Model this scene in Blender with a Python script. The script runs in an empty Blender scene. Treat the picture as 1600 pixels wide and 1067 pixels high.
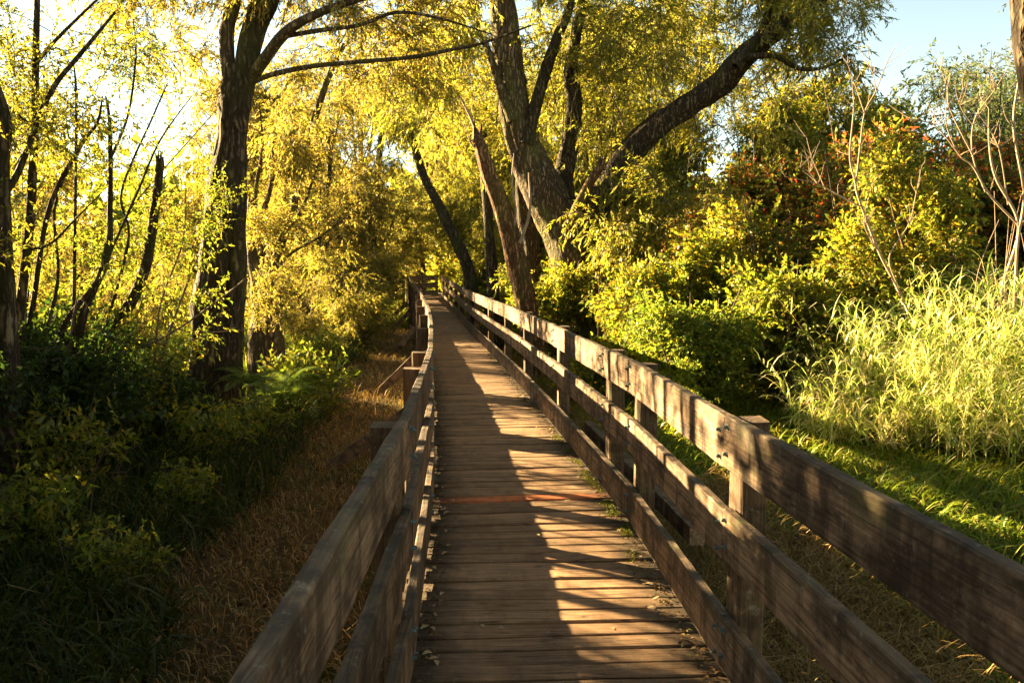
import bpy, bmesh, math, random
import numpy as np
from mathutils import Vector, Matrix, noise
R = math.radians
C = bpy.context.scene.collection
sc = bpy.context.scene
random.seed(7)
rng = np.random.default_rng(11)

# ------------------------------------------------------------------ camera
F = 1333.0; HOR = 418.0; CAMZ = 1.68
PITCH = math.atan((533.5 - HOR) / F)
cam_d = bpy.data.cameras.new('camera'); cam = bpy.data.objects.new('camera', cam_d); C.objects.link(cam)
cam.location = (0, 0, CAMZ); cam.rotation_euler = (R(90) - PITCH, 0, 0)
cam_d.sensor_width = 36; cam_d.lens = 36 * F / 1600
cam_d.clip_end = 2000; cam_d.clip_start = 0.05
cam_d.dof.use_dof = True; cam_d.dof.focus_distance = 6.5; cam_d.dof.aperture_fstop = 8
sc.camera = cam

# ------------------------------------------------------------------ light
SUN_AZ = R(-57); SUN_EL = R(15.5)
w = bpy.data.worlds.new('World'); sc.world = w; w.use_nodes = True
nt = w.node_tree; bg = nt.nodes['Background']
sky = nt.nodes.new('ShaderNodeTexSky'); sky.sky_type = 'NISHITA'; sky.sun_disc = False
sky.sun_elevation = SUN_EL; sky.sun_rotation = SUN_AZ
sky.air_density = .6; sky.dust_density = .1; sky.altitude = 1200
wm = nt.nodes.new('ShaderNodeMix'); wm.data_type = 'RGBA'; wm.blend_type = 'MULTIPLY'; wm.inputs[0].default_value = 1; wm.inputs[7].default_value = (1.0, .78, .48, 1)
nt.links.new(sky.outputs[0], wm.inputs[6]); nt.links.new(wm.outputs[2], bg.inputs[0]); bg.inputs[1].default_value = 0.05
S = Vector((math.sin(SUN_AZ) * math.cos(SUN_EL), math.cos(SUN_AZ) * math.cos(SUN_EL), math.sin(SUN_EL)))
sl = bpy.data.lights.new('sun', 'SUN'); sl.energy = 5.0; sl.angle = R(0.55); sl.color = (1.0, 0.72, 0.36)
so = bpy.data.objects.new('sun', sl); C.objects.link(so); so.rotation_euler = S.to_track_quat('Z', 'Y').to_euler()
sc.view_settings.view_transform = 'Standard'; sc.view_settings.look = 'None'
sc.view_settings.exposure = 3.85; sc.view_settings.gamma = 1
sc.render.engine = 'CYCLES'
sc.cycles.max_bounces = 6; sc.cycles.diffuse_bounces = 3; sc.cycles.transmission_bounces = 4; sc.cycles.transparent_max_bounces = 4

# ------------------------------------------------------------------ helpers
def P(x, y, Y):
    """point seen at photo pixel (x,y) standing Y metres ahead"""
    u = (533.5 - y) / F; r = (x - 800) / F
    cp, sp = math.cos(PITCH), math.sin(PITCH)
    fy = cp + u * sp; fz = -sp + u * cp
    k = Y / fy
    return Vector((r * k, Y, CAMZ + fz * k))
def tag(o, label=None, cat=None, group=None, kind=None):
    if label: o['label'] = label
    if cat: o['category'] = cat
    if group: o['group'] = group
    if kind: o['kind'] = kind
    return o
def thing(name, label, cat, loc=(0, 0, 0), group=None):
    o = bpy.data.objects.new(name, None); o.empty_display_size = .2; C.objects.link(o); o.location = loc
    return tag(o, label, cat, group)
def mesh_np(name, V, quads, tris=None, mats=(), midx=None, smooth=False):
    """fast mesh from arrays"""
    me = bpy.data.meshes.new(name)
    V = np.ascontiguousarray(V, dtype=np.float32)
    nq = len(quads); ntr = 0 if tris is None else len(tris)
    loops = np.asarray(quads, dtype=np.int32).reshape(-1)
    if ntr: loops = np.concatenate([loops, np.asarray(tris, dtype=np.int32).reshape(-1)])
    starts = np.arange(nq) * 4
    if ntr: starts = np.concatenate([starts, nq * 4 + np.arange(ntr) * 3])
    me.vertices.add(len(V)); me.vertices.foreach_set('co', V.reshape(-1))
    me.loops.add(len(loops)); me.loops.foreach_set('vertex_index', loops)
    me.polygons.add(nq + ntr); me.polygons.foreach_set('loop_start', starts.astype(np.int32))
    for m in mats: me.materials.append(m)
    if midx is not None: me.polygons.foreach_set('material_index', np.asarray(midx, dtype=np.int32))
    if smooth: me.polygons.foreach_set('use_smooth', np.ones(nq + ntr, dtype=bool))
    me.update(calc_edges=True)
    return me
def link(name, me, parent=None, loc=None):
    o = bpy.data.objects.new(name, me); C.objects.link(o)
    if parent: o.parent = parent
    if loc is not None: o.location = loc
    return o
def copy_tree(o, parent=None):
    c = o.copy(); C.objects.link(c); c.parent = parent
    for ch in list(o.children): copy_tree(ch, c)
    return c

# ------------------------------------------------------------------ materials
def newmat(name):
    m = bpy.data.materials.new(name); m.use_nodes = True
    n = m.node_tree.nodes; l = m.node_tree.links
    for x in list(n): n.remove(x)
    out = n.new('ShaderNodeOutputMaterial')
    return m, n, l, out
def ramp(n, stops, fac=None, l=None):
    r = n.new('ShaderNodeValToRGB'); e = r.color_ramp.elements
    while len(e) < len(stops): e.new(0.5)
    for i, (p, c) in enumerate(stops):
        e[i].position = p; e[i].color = (*c, 1)
    if fac is not None: l.new(fac, r.inputs[0])
    return r
def leaf_mat(name, stops, trans=0.5, tboost=1.6, gloss=.02):
    m, n, l, out = newmat(name)
    g = n.new('ShaderNodeNewGeometry')
    r = ramp(n, stops, g.outputs['Random Per Island'], l)
    oi = n.new('ShaderNodeObjectInfo')
    hs = n.new('ShaderNodeHueSaturation'); l.new(r.outputs[0], hs.inputs['Color'])
    mp = n.new('ShaderNodeMapRange'); l.new(oi.outputs['Random'], mp.inputs[0]); mp.inputs[3].default_value = .488; mp.inputs[4].default_value = .512
    l.new(mp.outputs[0], hs.inputs['Hue'])
    d = n.new('ShaderNodeBsdfDiffuse'); l.new(hs.outputs[0], d.inputs[0])
    t = n.new('ShaderNodeBsdfTranslucent')
    mx = n.new('ShaderNodeMix'); mx.data_type = 'RGBA'; mx.blend_type = 'MULTIPLY'; mx.inputs[0].default_value = 1
    l.new(hs.outputs[0], mx.inputs[6]); mx.inputs[7].default_value = (tboost * 1.06, tboost, tboost * .62, 1)
    l.new(mx.outputs[2], t.inputs[0])
    ms = n.new('ShaderNodeMixShader'); ms.inputs[0].default_value = trans
    l.new(d.outputs[0], ms.inputs[1]); l.new(t.outputs[0], ms.inputs[2])
    gl = n.new('ShaderNodeBsdfGlossy'); gl.inputs['Roughness'].default_value = .45; gl.inputs[0].default_value = (.8, .8, .8, 1)
    m2 = n.new('ShaderNodeMixShader'); m2.inputs[0].default_value = gloss
    l.new(ms.outputs[0], m2.inputs[1]); l.new(gl.outputs[0], m2.inputs[2]); l.new(m2.outputs[0], out.inputs[0])
    return m
def noise_tex(n, l, vec, scale, detail=4, rough=.6):
    t = n.new('ShaderNodeTexNoise'); t.inputs['Scale'].default_value = scale; t.inputs['Detail'].default_value = detail; t.inputs['Roughness'].default_value = rough
    if vec is not None: l.new(vec, t.inputs['Vector'])
    return t
def mapping(n, l, scale, rand=True, src='Object'):
    tc = n.new('ShaderNodeTexCoord'); mp = n.new('ShaderNodeMapping'); mp.inputs['Scale'].default_value = scale
    l.new(tc.outputs[src], mp.inputs[0])
    if rand:
        oi = n.new('ShaderNodeObjectInfo'); mu = n.new('ShaderNodeMath'); mu.operation = 'MULTIPLY'; mu.inputs[1].default_value = 37.0
        l.new(oi.outputs['Random'], mu.inputs[0]); l.new(mu.outputs[0], mp.inputs['Location'])
    return mp.outputs[0]
def mixc(n, l, a, b, f, blend='MIX'):
    mx = n.new('ShaderNodeMix'); mx.data_type = 'RGBA'; mx.blend_type = blend
    for s, i in ((a, 6), (b, 7)):
        if isinstance(s, tuple): mx.inputs[i].default_value = (*s, 1)
        else: l.new(s, mx.inputs[i])
    if isinstance(f, float): mx.inputs[0].default_value = f
    else: l.new(f, mx.inputs[0])
    return mx.outputs[2]
def wood_mat(name, lo, hi, streak=.6, moss=.0, edge_dirt=False, rough=.8):
    m, n, l, out = newmat(name)
    p = n.new('ShaderNodeBsdfPrincipled'); p.inputs['Roughness'].default_value = rough
    p.inputs['Specular IOR Level'].default_value = .25
    grain = noise_tex(n, l, mapping(n, l, (2.2, 70, 70)), 1.0, 8, .72)
    col = ramp(n, [(.34, lo), (.56, hi), (.75, tuple(c * 1.3 for c in hi))], grain.outputs[0], l).outputs[0]
    blot = noise_tex(n, l, mapping(n, l, (3.5, 6, 6)), 1.0, 5, .7)
    bf = ramp(n, [(.40, (.22, .20, .19)), (.56, (1, 1, 1))], blot.outputs[0], l)
    col = mixc(n, l, col, bf.outputs[0], streak, 'MULTIPLY')
    # vertical water streaks running down the board face
    st = noise_tex(n, l, mapping(n, l, (6.5, 1, .9)), 1.0, 3, .6)
    sf = ramp(n, [(.40, (.22, .19, .17)), (.50, (1, 1, 1))], st.outputs[0], l)
    col = mixc(n, l, col, sf.outputs[0], streak * .85, 'MULTIPLY')
    tz = n.new('ShaderNodeTexCoord'); sz = n.new('ShaderNodeSeparateXYZ'); l.new(tz.outputs['Object'], sz.inputs[0])
    tn = noise_tex(n, l, mapping(n, l, (4, 4, 2)), 1.0, 5, .7)
    tm_ = n.new('ShaderNodeMath'); tm_.operation = 'MULTIPLY_ADD'; l.new(tn.outputs[0], tm_.inputs[0]); tm_.inputs[1].default_value = .30; l.new(sz.outputs[2], tm_.inputs[2])
    tf = ramp(n, [(.185, (0, 0, 0)), (.25, (.75 * streak,) * 3)], tm_.outputs[0], l)
    col = mixc(n, l, col, (.035, .027, .018), tf.outputs[0])
    ck = n.new('ShaderNodeTexVoronoi'); ck.feature = 'DISTANCE_TO_EDGE'; ck.inputs['Scale'].default_value = 1.0
    l.new(mapping(n, l, (1.1, 38, 38)), ck.inputs['Vector'])
    cf = ramp(n, [(.0, (.75, .75, .75)), (.035, (0, 0, 0))], ck.outputs['Distance'], l)
    col = mixc(n, l, col, (.022, .015, .010), cf.outputs[0])
    # grey lichen and green moss specks
    li = noise_tex(n, l, mapping(n, l, (26, 26, 26)), 1.0, 8, .75)
    lf = ramp(n, [(.57, (0, 0, 0)), (.66, (.4, .4, .4))], li.outputs[0], l)
    col = mixc(n, l, col, (.30, .30, .25), lf.outputs[0])
    if moss > 0:
        mo = noise_tex(n, l, mapping(n, l, (5, 5, 5)), 1.0, 6, .7)
        mf = ramp(n, [(.56, (0, 0, 0)), (.7, (moss,) * 3)], mo.outputs[0], l)
        col = mixc(n, l, col, (.10, .12, .025), mf.outputs[0])
    if edge_dirt:
        tc = n.new('ShaderNodeTexCoord'); sx = n.new('ShaderNodeSeparateXYZ'); l.new(tc.outputs['Object'], sx.inputs[0])
        ab = n.new('ShaderNodeMath'); ab.operation = 'ABSOLUTE'; l.new(sx.outputs[0], ab.inputs[0])
        dn = noise_tex(n, l, mapping(n, l, (9, 9, 9)), 1.0, 5, .7)
        ad = n.new('ShaderNodeMath'); ad.operation = 'MULTIPLY_ADD'; l.new(dn.outputs[0], ad.inputs[0]); ad.inputs[1].default_value = .38; l.new(ab.outputs[0], ad.inputs[2])
        df = ramp(n, [(.58, (0, 0, 0)), (.80, (.85, .85, .85))], ad.outputs[0], l)
        col = mixc(n, l, col, (.030, .024, .014), df.outputs[0])
    # dark knots
    vo = n.new('ShaderNodeTexVoronoi'); vo.inputs['Scale'].default_value = 1.0
    l.new(mapping(n, l, (2.2, 9, 9)), vo.inputs['Vector'])
    kf = ramp(n, [(.0, (.75, .75, .75)), (.10, (0, 0, 0))], vo.outputs['Distance'], l)
    col = mixc(n, l, col, tuple(c * .35 for c in lo), kf.outputs[0])
    oi = n.new('ShaderNodeObjectInfo'); mr = n.new('ShaderNodeMapRange'); l.new(oi.outputs['Random'], mr.inputs[0]); mr.inputs[3].default_value = .72; mr.inputs[4].default_value = 1.12
    cb = n.new('ShaderNodeCombineColor'); [l.new(mr.outputs[0], cb.inputs[k_]) for k_ in range(3)]
    col = mixc(n, l, col, cb.outputs[0], 1.0, 'MULTIPLY')
    l.new(col, p.inputs['Base Color'])
    bp = n.new('ShaderNodeBump'); bp.inputs['Strength'].default_value = .8; bp.inputs['Distance'].default_value = .006
    l.new(grain.outputs[0], bp.inputs['Height']); l.new(bp.outputs[0], p.inputs['Normal'])
    l.new(p.outputs[0], out.inputs[0])
    return m
def bark_mat(name, lo, hi, moss=(.09, .10, .02), mossf=.6, scale=1.0):
    m, n, l, out = newmat(name)
    p = n.new('ShaderNodeBsdfPrincipled'); p.inputs['Roughness'].default_value = .9; p.inputs['Specular IOR Level'].default_value = .15
    v = mapping(n, l, (11 * scale, 11 * scale, 1.5 * scale), rand=False)
    a = noise_tex(n, l, v, 1.0, 7, .7)
    a2 = noise_tex(n, l, mapping(n, l, (5, 5, 2.5), rand=False), 1.0, 4, .6)
    rd = n.new('ShaderNodeTexVoronoi'); rd.feature = 'DISTANCE_TO_EDGE'; rd.inputs['Scale'].default_value = 1.6
    va = n.new('ShaderNodeVectorMath'); va.operation = 'MULTIPLY_ADD'; l.new(a2.outputs[1], va.inputs[0]); va.inputs[1].default_value = (2.2, 2.2, 2.2); l.new(v, va.inputs[2]); dist = va.outputs[0]
    l.new(dist, rd.inputs['Vector'])
    cr = ramp(n, [(.0, (0, 0, 0)), (.35, (1, 1, 1))], rd.outputs[0], l)
    hgt = n.new('ShaderNodeMath'); hgt.operation = 'MULTIPLY'; l.new(cr.outputs[0], hgt.inputs[0]); l.new(a.outputs[0], hgt.inputs[1])
    col = ramp(n, [(.08, tuple(c * .45 for c in lo)), (.3, lo), (.6, hi)], hgt.outputs[0], l).outputs[0]
    mo = noise_tex(n, l, mapping(n, l, (2.2, 2.2, 1.2), rand=False), 1.0, 6, .7)
    mf = ramp(n, [(.48, (0, 0, 0)), (.62, (mossf,) * 3)], mo.outputs[0], l)
    col = mixc(n, l, col, moss, mf.outputs[0])
    l.new(col, p.inputs['Base Color'])
    bp = n.new('ShaderNodeBump'); bp.inputs['Strength'].default_value = .9; bp.inputs['Distance'].default_value = .03
    l.new(hgt.outputs[0], bp.inputs['Height']); l.new(bp.outputs[0], p.inputs['Normal']); l.new(p.outputs[0], out.inputs[0])
    return m
def plain_mat(name, col, rough=.6, metal=0, var=.3, vs=8.0):
    m, n, l, out = newmat(name)
    p = n.new('ShaderNodeBsdfPrincipled'); p.inputs['Roughness'].default_value = rough; p.inputs['Metallic'].default_value = metal
    a = noise_tex(n, l, mapping(n, l, (vs, vs, vs)), 1.0, 4, .6)
    c = ramp(n, [(.3, tuple(x * (1 - var) for x in col)), (.7, tuple(x * (1 + var) for x in col))], a.outputs[0], l)
    l.new(c.outputs[0], p.inputs['Base Color']); l.new(p.outputs[0], out.inputs[0])
    return m

M = {}
M['gold'] = leaf_mat('golden_willow_leaf', [(0, (.055, .080, .015)), (.35, (.14, .145, .025)), (.7, (.245, .21, .042)), (.93, (.36, .28, .08)), (1, (.28, .19, .05))], .52)
M['olive'] = leaf_mat('olive_willow_leaf', [(0, (.06, .085, .012)), (.4, (.13, .15, .020)), (.8, (.22, .21, .030)), (1, (.32, .27, .04))], .5, 1.8)
M['green'] = leaf_mat('green_bush_leaf', [(0, (.045, .080, .010)), (.45, (.11, .15, .018)), (.85, (.20, .21, .028)), (1, (.30, .24, .03))], .5, 1.9)
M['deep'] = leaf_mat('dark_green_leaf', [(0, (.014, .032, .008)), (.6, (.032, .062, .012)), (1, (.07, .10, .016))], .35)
M['red'] = leaf_mat('reddening_leaf', [(0, (.045, .07, .014)), (.5, (.11, .12, .02)), (.68, (.20, .13, .025)), (.84, (.24, .075, .022)), (1, (.30, .05, .02))], .48, 1.9)
M['blue'] = leaf_mat('cool_green_leaf', [(0, (.035, .06, .03)), (.6, (.07, .10, .04)), (1, (.12, .14, .05))], .4)
M['yellow'] = leaf_mat('yellow_leaf', [(0, (.22, .18, .015)), (.6, (.36, .27, .02)), (1, (.40, .24, .03))], .5)
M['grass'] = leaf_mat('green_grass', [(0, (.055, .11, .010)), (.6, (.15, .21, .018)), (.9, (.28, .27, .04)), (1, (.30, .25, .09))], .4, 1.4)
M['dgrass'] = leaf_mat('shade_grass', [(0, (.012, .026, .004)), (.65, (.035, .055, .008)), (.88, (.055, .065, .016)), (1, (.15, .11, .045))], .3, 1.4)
M['straw'] = leaf_mat('dry_straw', [(0, (.08, .050, .018)), (.4, (.21, .135, .045)), (.85, (.38, .27, .11)), (1, (.10, .12, .02))], .25, 1.2)
M['reed'] = leaf_mat('pale_reed', [(0, (.16, .27, .04)), (.5, (.36, .43, .12)), (.8, (.60, .56, .30)), (1, (.68, .60, .42))], .42, 1.4)
M['fern'] = leaf_mat('fern_green', [(0, (.06, .10, .018)), (1, (.14, .18, .035))], .45, 1.3)
M['bark'] = bark_mat('willow_bark', (.085, .060, .036), (.27, .20, .13), mossf=.45)
M['bark_dark'] = bark_mat('dark_mossy_bark', (.045, .033, .021), (.16, .12, .075), moss=(.045, .05, .012), mossf=.6)
M['snag'] = bark_mat('reddish_snag_bark', (.13, .065, .030), (.36, .22, .12), mossf=.35)
M['twig'] = plain_mat('twig_bark', (.11, .075, .045), .9)
M['twig_dark'] = plain_mat('dark_twig_bark', (.045, .033, .022), .9)
M['twig_pale'] = plain_mat('pale_bare_twig', (.24, .175, .115), .85)
M['rail'] = wood_mat('weathered_rail_wood', (.078, .042, .021), (.305, .198, .118), .9, .4)
M['post'] = wood_mat('post_wood', (.058, .033, .017), (.17, .105, .058), .6, .35)
M['deck'] = wood_mat('deck_plank_wood', (.15, .086, .044), (.32, .20, .108), .30, .0, True)
M['deck_red'] = wood_mat('new_orange_plank', (.32, .085, .030), (.58, .19, .065), .35, .0, True)
M['beam'] = wood_mat('under_beam_wood', (.07, .045, .027), (.17, .12, .075), .5, .4)
M['bolt'] = plain_mat('galvanised_bolt', (.10, .14, .14), .55, .6, .3, 30)
M['nail'] = plain_mat('rusty_nail', (.035, .022, .015), .7, .4, .3, 30)
M['litter'] = leaf_mat('fallen_leaf_pale', [(0, (.45, .38, .25)), (.5, (.30, .19, .08)), (.8, (.55, .50, .38)), (1, (.42, .30, .06))], .1, 1.0)
M['litterdk'] = leaf_mat('leaf_litter_brown', [(0, (.05, .03, .012)), (.6, (.13, .075, .03)), (.9, (.26, .17, .07)), (1, (.10, .12, .02))], .1, 1.0)
M['mossm'] = leaf_mat('moss_green', [(0, (.06, .08, .008)), (1, (.17, .18, .015))], .2, 1.2)

# ------------------------------------------------------------------ ground
def gz(x, y):
    """height of the ground"""
    lx = pathL(y) if y < 46 else -5
    d = max(0, abs(x - (lx + .6)) - 1.2)
    h = -.46 + .10 * noise.noise(Vector((x * .35, y * .35, 0))) + .05 * noise.noise(Vector((x * 1.2, y * 1.2, 3)))
    h += .10 * min(1, d / 3.5)
    return h
LP = [(-3, -.35), (0.5, -.36), (1.2, -.37), (2.1, -.385), (3.42, -.41), (5.5, -.53), (6.4, -.59), (8.9, -.82), (11.8, -1.12), (14.3, -1.41), (17.3, -1.78), (20.7, -2.18), (24, -2.62), (27.5, -3.1), (31, -3.6), (35, -4.1), (39.5, -4.7), (44, -5.3), (52, -6.2)]
RP = [(-3, 1.25), (0, 1.08), (1.7, 1.0), (3.42, .86), (5.5, .76), (6.4, .68), (8.9, .43), (11.8, .12), (14.3, -.17), (17.3, -.53), (20.7, -.95), (24, -1.34), (27.5, -1.73), (31, -2.14), (35, -2.6), (39.5, -3.13), (44, -3.62), (52, -4.4)]
def pathL(y): return float(np.interp(y, [p[0] for p in LP], [p[1] for p in LP]))
def pathR(y): return float(np.interp(y, [p[0] for p in RP], [p[1] for p in RP]))
def dz(y):
    t = min(1, max(0, (y - 20) / 24)); return .15 * t * t * (3 - 2 * t)
xs = np.concatenate([np.linspace(-400, -30, 14), np.linspace(-28, 28, 170), np.linspace(30, 400, 14)])
ys = np.concatenate([np.linspace(-60, -6, 8), np.linspace(-5, 60, 200), np.linspace(64, 700, 20)])
V = np.array([[x, y, gz(x, y)] for y in ys for x in xs])
nx = len(xs); q = [(j * nx + i, j * nx + i + 1, (j + 1) * nx + i + 1, (j + 1) * nx + i) for j in range(len(ys) - 1) for i in range(nx - 1)]
m, n, l, out = newmat('ground_soil')
p = n.new('ShaderNodeBsdfPrincipled'); p.inputs['Roughness'].default_value = .95; p.inputs['Specular IOR Level'].default_value = .1
a = noise_tex(n, l, mapping(n, l, (.9, .9, .9), False), 1.0, 8, .7); b_ = noise_tex(n, l, mapping(n, l, (22, 22, 22), False), 1.0, 6, .7)
c1 = ramp(n, [(.3, (.035, .024, .012)), (.7, (.12, .078, .034))], b_.outputs[0], l).outputs[0]
gf = ramp(n, [(.48, (0, 0, 0)), (.6, (.8, .8, .8))], a.outputs[0], l).outputs[0]
col = mixc(n, l, c1, (.035, .05, .012), gf)
l.new(col, p.inputs['Base Color']); bp = n.new('ShaderNodeBump'); bp.inputs['Distance'].default_value = .04
l.new(b_.outputs[0], bp.inputs['Height']); l.new(bp.outputs[0], p.inputs['Normal']); l.new(p.outputs[0], out.inputs[0])
tag(link('ground', mesh_np('ground', V, q, mats=[m], smooth=True)), kind='structure')

# ------------------------------------------------------------------ boardwalk
def board(name, a, b, h, t, mat, parent, up=Vector((0, 0, 1)), seed=0, seg=8, wear=.004, bev=.006):
    """a worn sawn board from a to b (centre line), h tall, t thick; local x runs along the grain"""
    a = Vector(a); b = Vector(b); L = (b - a).length
    X = (b - a).normalized(); Yv = up.cross(X).normalized(); Z = X.cross(Yv).normalized()
    bm = bmesh.new(); rings = []
    prof = [(-1, -1), (1, -1), (1, 1), (-1, 1)]
    sec = []
    for (sy, sz), (py, pz) in zip(prof, [(-1, -1), (1, -1), (1, 1), (-1, 1)]):
        pass
    hw, hh = t / 2, h / 2
    sec = [(-hw + bev, -hh), (hw - bev, -hh), (hw, -hh + bev), (hw, hh - bev), (hw - bev, hh), (-hw + bev, hh), (-hw, hh - bev), (-hw, -hh + bev)]
    for i in range(seg + 1):
        x = -L / 2 + L * i / seg; r = []
        for k, (y, z) in enumerate(sec):
            nn = noise.noise(Vector((x * 3 + seed * 7.1, y * 9 + k, z * 9 + seed)))
            n2 = noise.noise(Vector((x * 11 + seed * 3.3, k * 5.0, seed * 1.7)))
            r.append(bm.verts.new((x + (0 if 0 < i < seg else .006 * n2), y + wear * nn, z + wear * (nn + n2))))
        rings.append(r)
    ns = len(sec)
    for i in range(seg):
        for k in range(ns):
            bm.faces.new((rings[i][k], rings[i + 1][k], rings[i + 1][(k + 1) % ns], rings[i][(k + 1) % ns]))
    bm.faces.new(rings[0]); bm.faces.new(list(reversed(rings[-1])))
    bmesh.ops.recalc_face_normals(bm, faces=bm.faces)
    me = bpy.data.meshes.new(name); bm.to_mesh(me); bm.free(); me.materials.append(mat)
    o = link(name, me, parent)
    mat4 = Matrix((X, Yv, Z)).transposed().to_4x4(); mat4.translation = (a + b) / 2
    o.matrix_world = mat4
    return o
def bolt_mesh():
    bm = bmesh.new()
    bmesh.ops.create_cone(bm, cap_ends=True, segments=16, radius1=.014, radius2=.014, depth=.003, matrix=Matrix.Translation((0, 0, .0015)))
    bmesh.ops.create_cone(bm, cap_ends=True, segments=6, radius1=.009, radius2=.008, depth=.008, matrix=Matrix.Translation((0, 0, .008)))
    bmesh.ops.create_uvsphere(bm, u_segments=8, v_segments=5, radius=.007, matrix=Matrix.Translation((0, 0, .013)))
    me = bpy.data.meshes.new('bolt'); bm.to_mesh(me); bm.free(); me.materials.append(M['bolt']); return me
BOLT = bolt_mesh()

deck = thing('boardwalk', 'long narrow wooden boardwalk of cross planks curving away to the left', 'boardwalk', (0, 0, 0))
PITCHP = .1415
y = 1.6; k = 0
far_parts = []
while y < 46:
    l_, r_ = pathL(y) - .10, pathR(y) + .10
    dx = (pathL(y + .5) + pathR(y + .5) - pathL(y - .5) - pathR(y - .5)) / 2
    dirn = Vector((dx, 1, 0)).normalized(); side = Vector((dirn.y, -dirn.x, 0))
    c = Vector(((l_ + r_) / 2, y, dz(y) - .02))
    hw = (r_ - l_) / 2 + random.uniform(-.012, .012)
    isred = abs(y - 6.12) < PITCHP / 2
    tilt = random.uniform(-.006, .006)
    zo = random.uniform(-.005, .005)
    mat = M['deck_red'] if isred else M['deck']
    pl = board('plank', c - side * hw + Vector((0, 0, tilt + zo)), c + side * hw + Vector((0, 0, zo - tilt)), .036, PITCHP - random.uniform(.012, .022), mat, deck, seed=k, seg=10 if y < 9 else 4, wear=.003)
    if y < 9:
        nb_ = bmesh.new(); nb_.from_mesh(pl.data)
        for ex in (-hw + .16, -.02, hw - .16):
            for ey in (-.035, .035): bmesh.ops.create_circle(nb_, cap_ends=True, segments=7, radius=.0045, matrix=Matrix.Translation((ex + random.uniform(-.01, .01), ey + random.uniform(-.006, .006), .0222)))
        for f_ in nb_.faces:
            if len(f_.verts) == 7: f_.material_index = 1
        nb_.to_mesh(pl.data); nb_.free(); pl.data.materials.append(M['nail'])
    if isred: pl['label'] = 'newer orange-red plank'
    if y > 16.5: far_parts.append(pl)
    k += 1; y += PITCHP
# merge distant planks in one part
bmj = bmesh.new()
for o in far_parts:
    tmp = o.data.copy(); tmp.transform(o.matrix_world); bmj.from_mesh(tmp); bpy.data.meshes.remove(tmp)
me = bpy.data.meshes.new('far_planks'); bmj.to_mesh(me); bmj.free(); me.materials.append(wood_mat('far_deck_wood', (.16, .095, .05), (.33, .21, .115), .15, 0, False))
for o in far_parts: bpy.data.objects.remove(o)
fp = link('plank', me, deck); fp['kind'] = 'stuff'
PY = [-2.0, 1.0, 3.42, 5.5, 6.4, 8.9, 11.8, 14.3, 17.3, 20.7, 24, 27.5, 31, 35, 39.5, 44]
for i in range(len(PY) - 1):
    a, b = PY[i], PY[i + 1]
    for f in (.02, .5, .98):
        xa = pathL(a) * (1 - f) + pathR(a) * f; xb = pathL(b) * (1 - f) + pathR(b) * f
        board('joist', (xa, a, dz(a) - .135), (xb, b, dz(b) - .135), .18, .05, M['beam'], deck, seed=i * 3 + f)
    board('cross_beam', (pathL(b) - .22, b + .08, dz(b) - .30), (pathR(b) + .22, b + .08, dz(b) - .30), .15, .07, M['beam'], deck, seed=i)
# landing at the far end, turning right
for i in range(26):
    yy = 46 + i * .24
    board('landing_plank' if False else 'landing_board', (-5.5 - .1 * i / 10, yy, .13), (-1.2, yy + .0, .13), .036, .225, M['beam'] if False else M['deck'], deck, seed=i, seg=3)

def railing(side, label):
    sgn = -1 if side == 'L' else 1
    fx = pathL if side == 'L' else pathR
    root = thing('wooden_railing', label, 'railing', (fx(3.42), 3.42, 0))
    bpy.context.view_layer.update()
    def brd(nm, *a, **k):
        o = board(nm, *a, **k); mw = o.matrix_world.copy(); o.parent = root; o.matrix_world = mw; return o
    T = .045
    for i, yy in enumerate(PY):
        if yy < -1: continue
        z = dz(yy); x = fx(yy) + sgn * (T / 2 + .004)
        dx = fx(yy + .4) - fx(yy - .4); d = Vector((dx, .8, 0)).normalized()
        nrm = Vector((d.y, -d.x, 0)) * sgn
        ww, dd = .115, .145 if yy < 7 else .13
        c = Vector((fx(yy), yy, 0)) + nrm * (T + .004 + ww / 2)
        top = z + (1.055 if side == 'R' else 1.03) + random.uniform(-.012, .02)
        if side == 'L' and yy == 5.5: top = 1.03
        pb = brd('post', Vector((c.x, c.y, -.75)), Vector((c.x + random.uniform(-.008, .008), c.y, top)), ww, dd, M['post'], None, up=nrm, seed=i * 5 + sgn, seg=10, wear=.006, bev=.01)
        # cap of weathered end grain
    for lvl, (z0, z1, nm) in enumerate(((.025, .245, 'kick_board'), (.485, .695, 'middle_rail'), (.865, 1.08, 'top_rail'))):
        for i in range(len(PY) - 1):
            a, b = PY[i], PY[i + 1]
            if b < 0: continue
            sa = random.uniform(-.006, .006); sb = random.uniform(-.006, .006)
            pa = Vector((fx(a) + sgn * T / 2, a + .001, dz(a) + (z0 + z1) / 2 + sa)); pb_ = Vector((fx(b) + sgn * T / 2, b - .002, dz(b) + (z0 + z1) / 2 + sb))
            # push the very near section on the right slightly so boards butt at posts
            o = brd(nm, pa, pb_, z1 - z0, T, M['rail'], None, seed=lvl * 31 + i * 3 + sgn, seg=26 if b < 7 else 12, wear=.004 if b < 7 else .006)
            if b < 13:
                L = (pb_ - pa).length
                for ex in (-L / 2 + .045, L / 2 - .045):
                    for ez in (-.055, .055):
                        bo = link('bolt', BOLT, o)
                        # inner face is local +y or -y depending on side
                        s2 = -1 if side == 'L' else 1
                        bo.location = (ex + random.uniform(-.006, .006), s2 * (T / 2 - .001), ez + (.012 if ex > 0 else -.012)); bo.rotation_euler = (R(-90) * s2, 0, 0)
    return root, brd
rl, brdL = railing('L', 'weathered three-board wooden railing on the left edge of the boardwalk, with slanting ground braces')
rr, brdR = railing('R', 'sunlit weathered three-board wooden railing along the right edge of the boardwalk')
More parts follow.
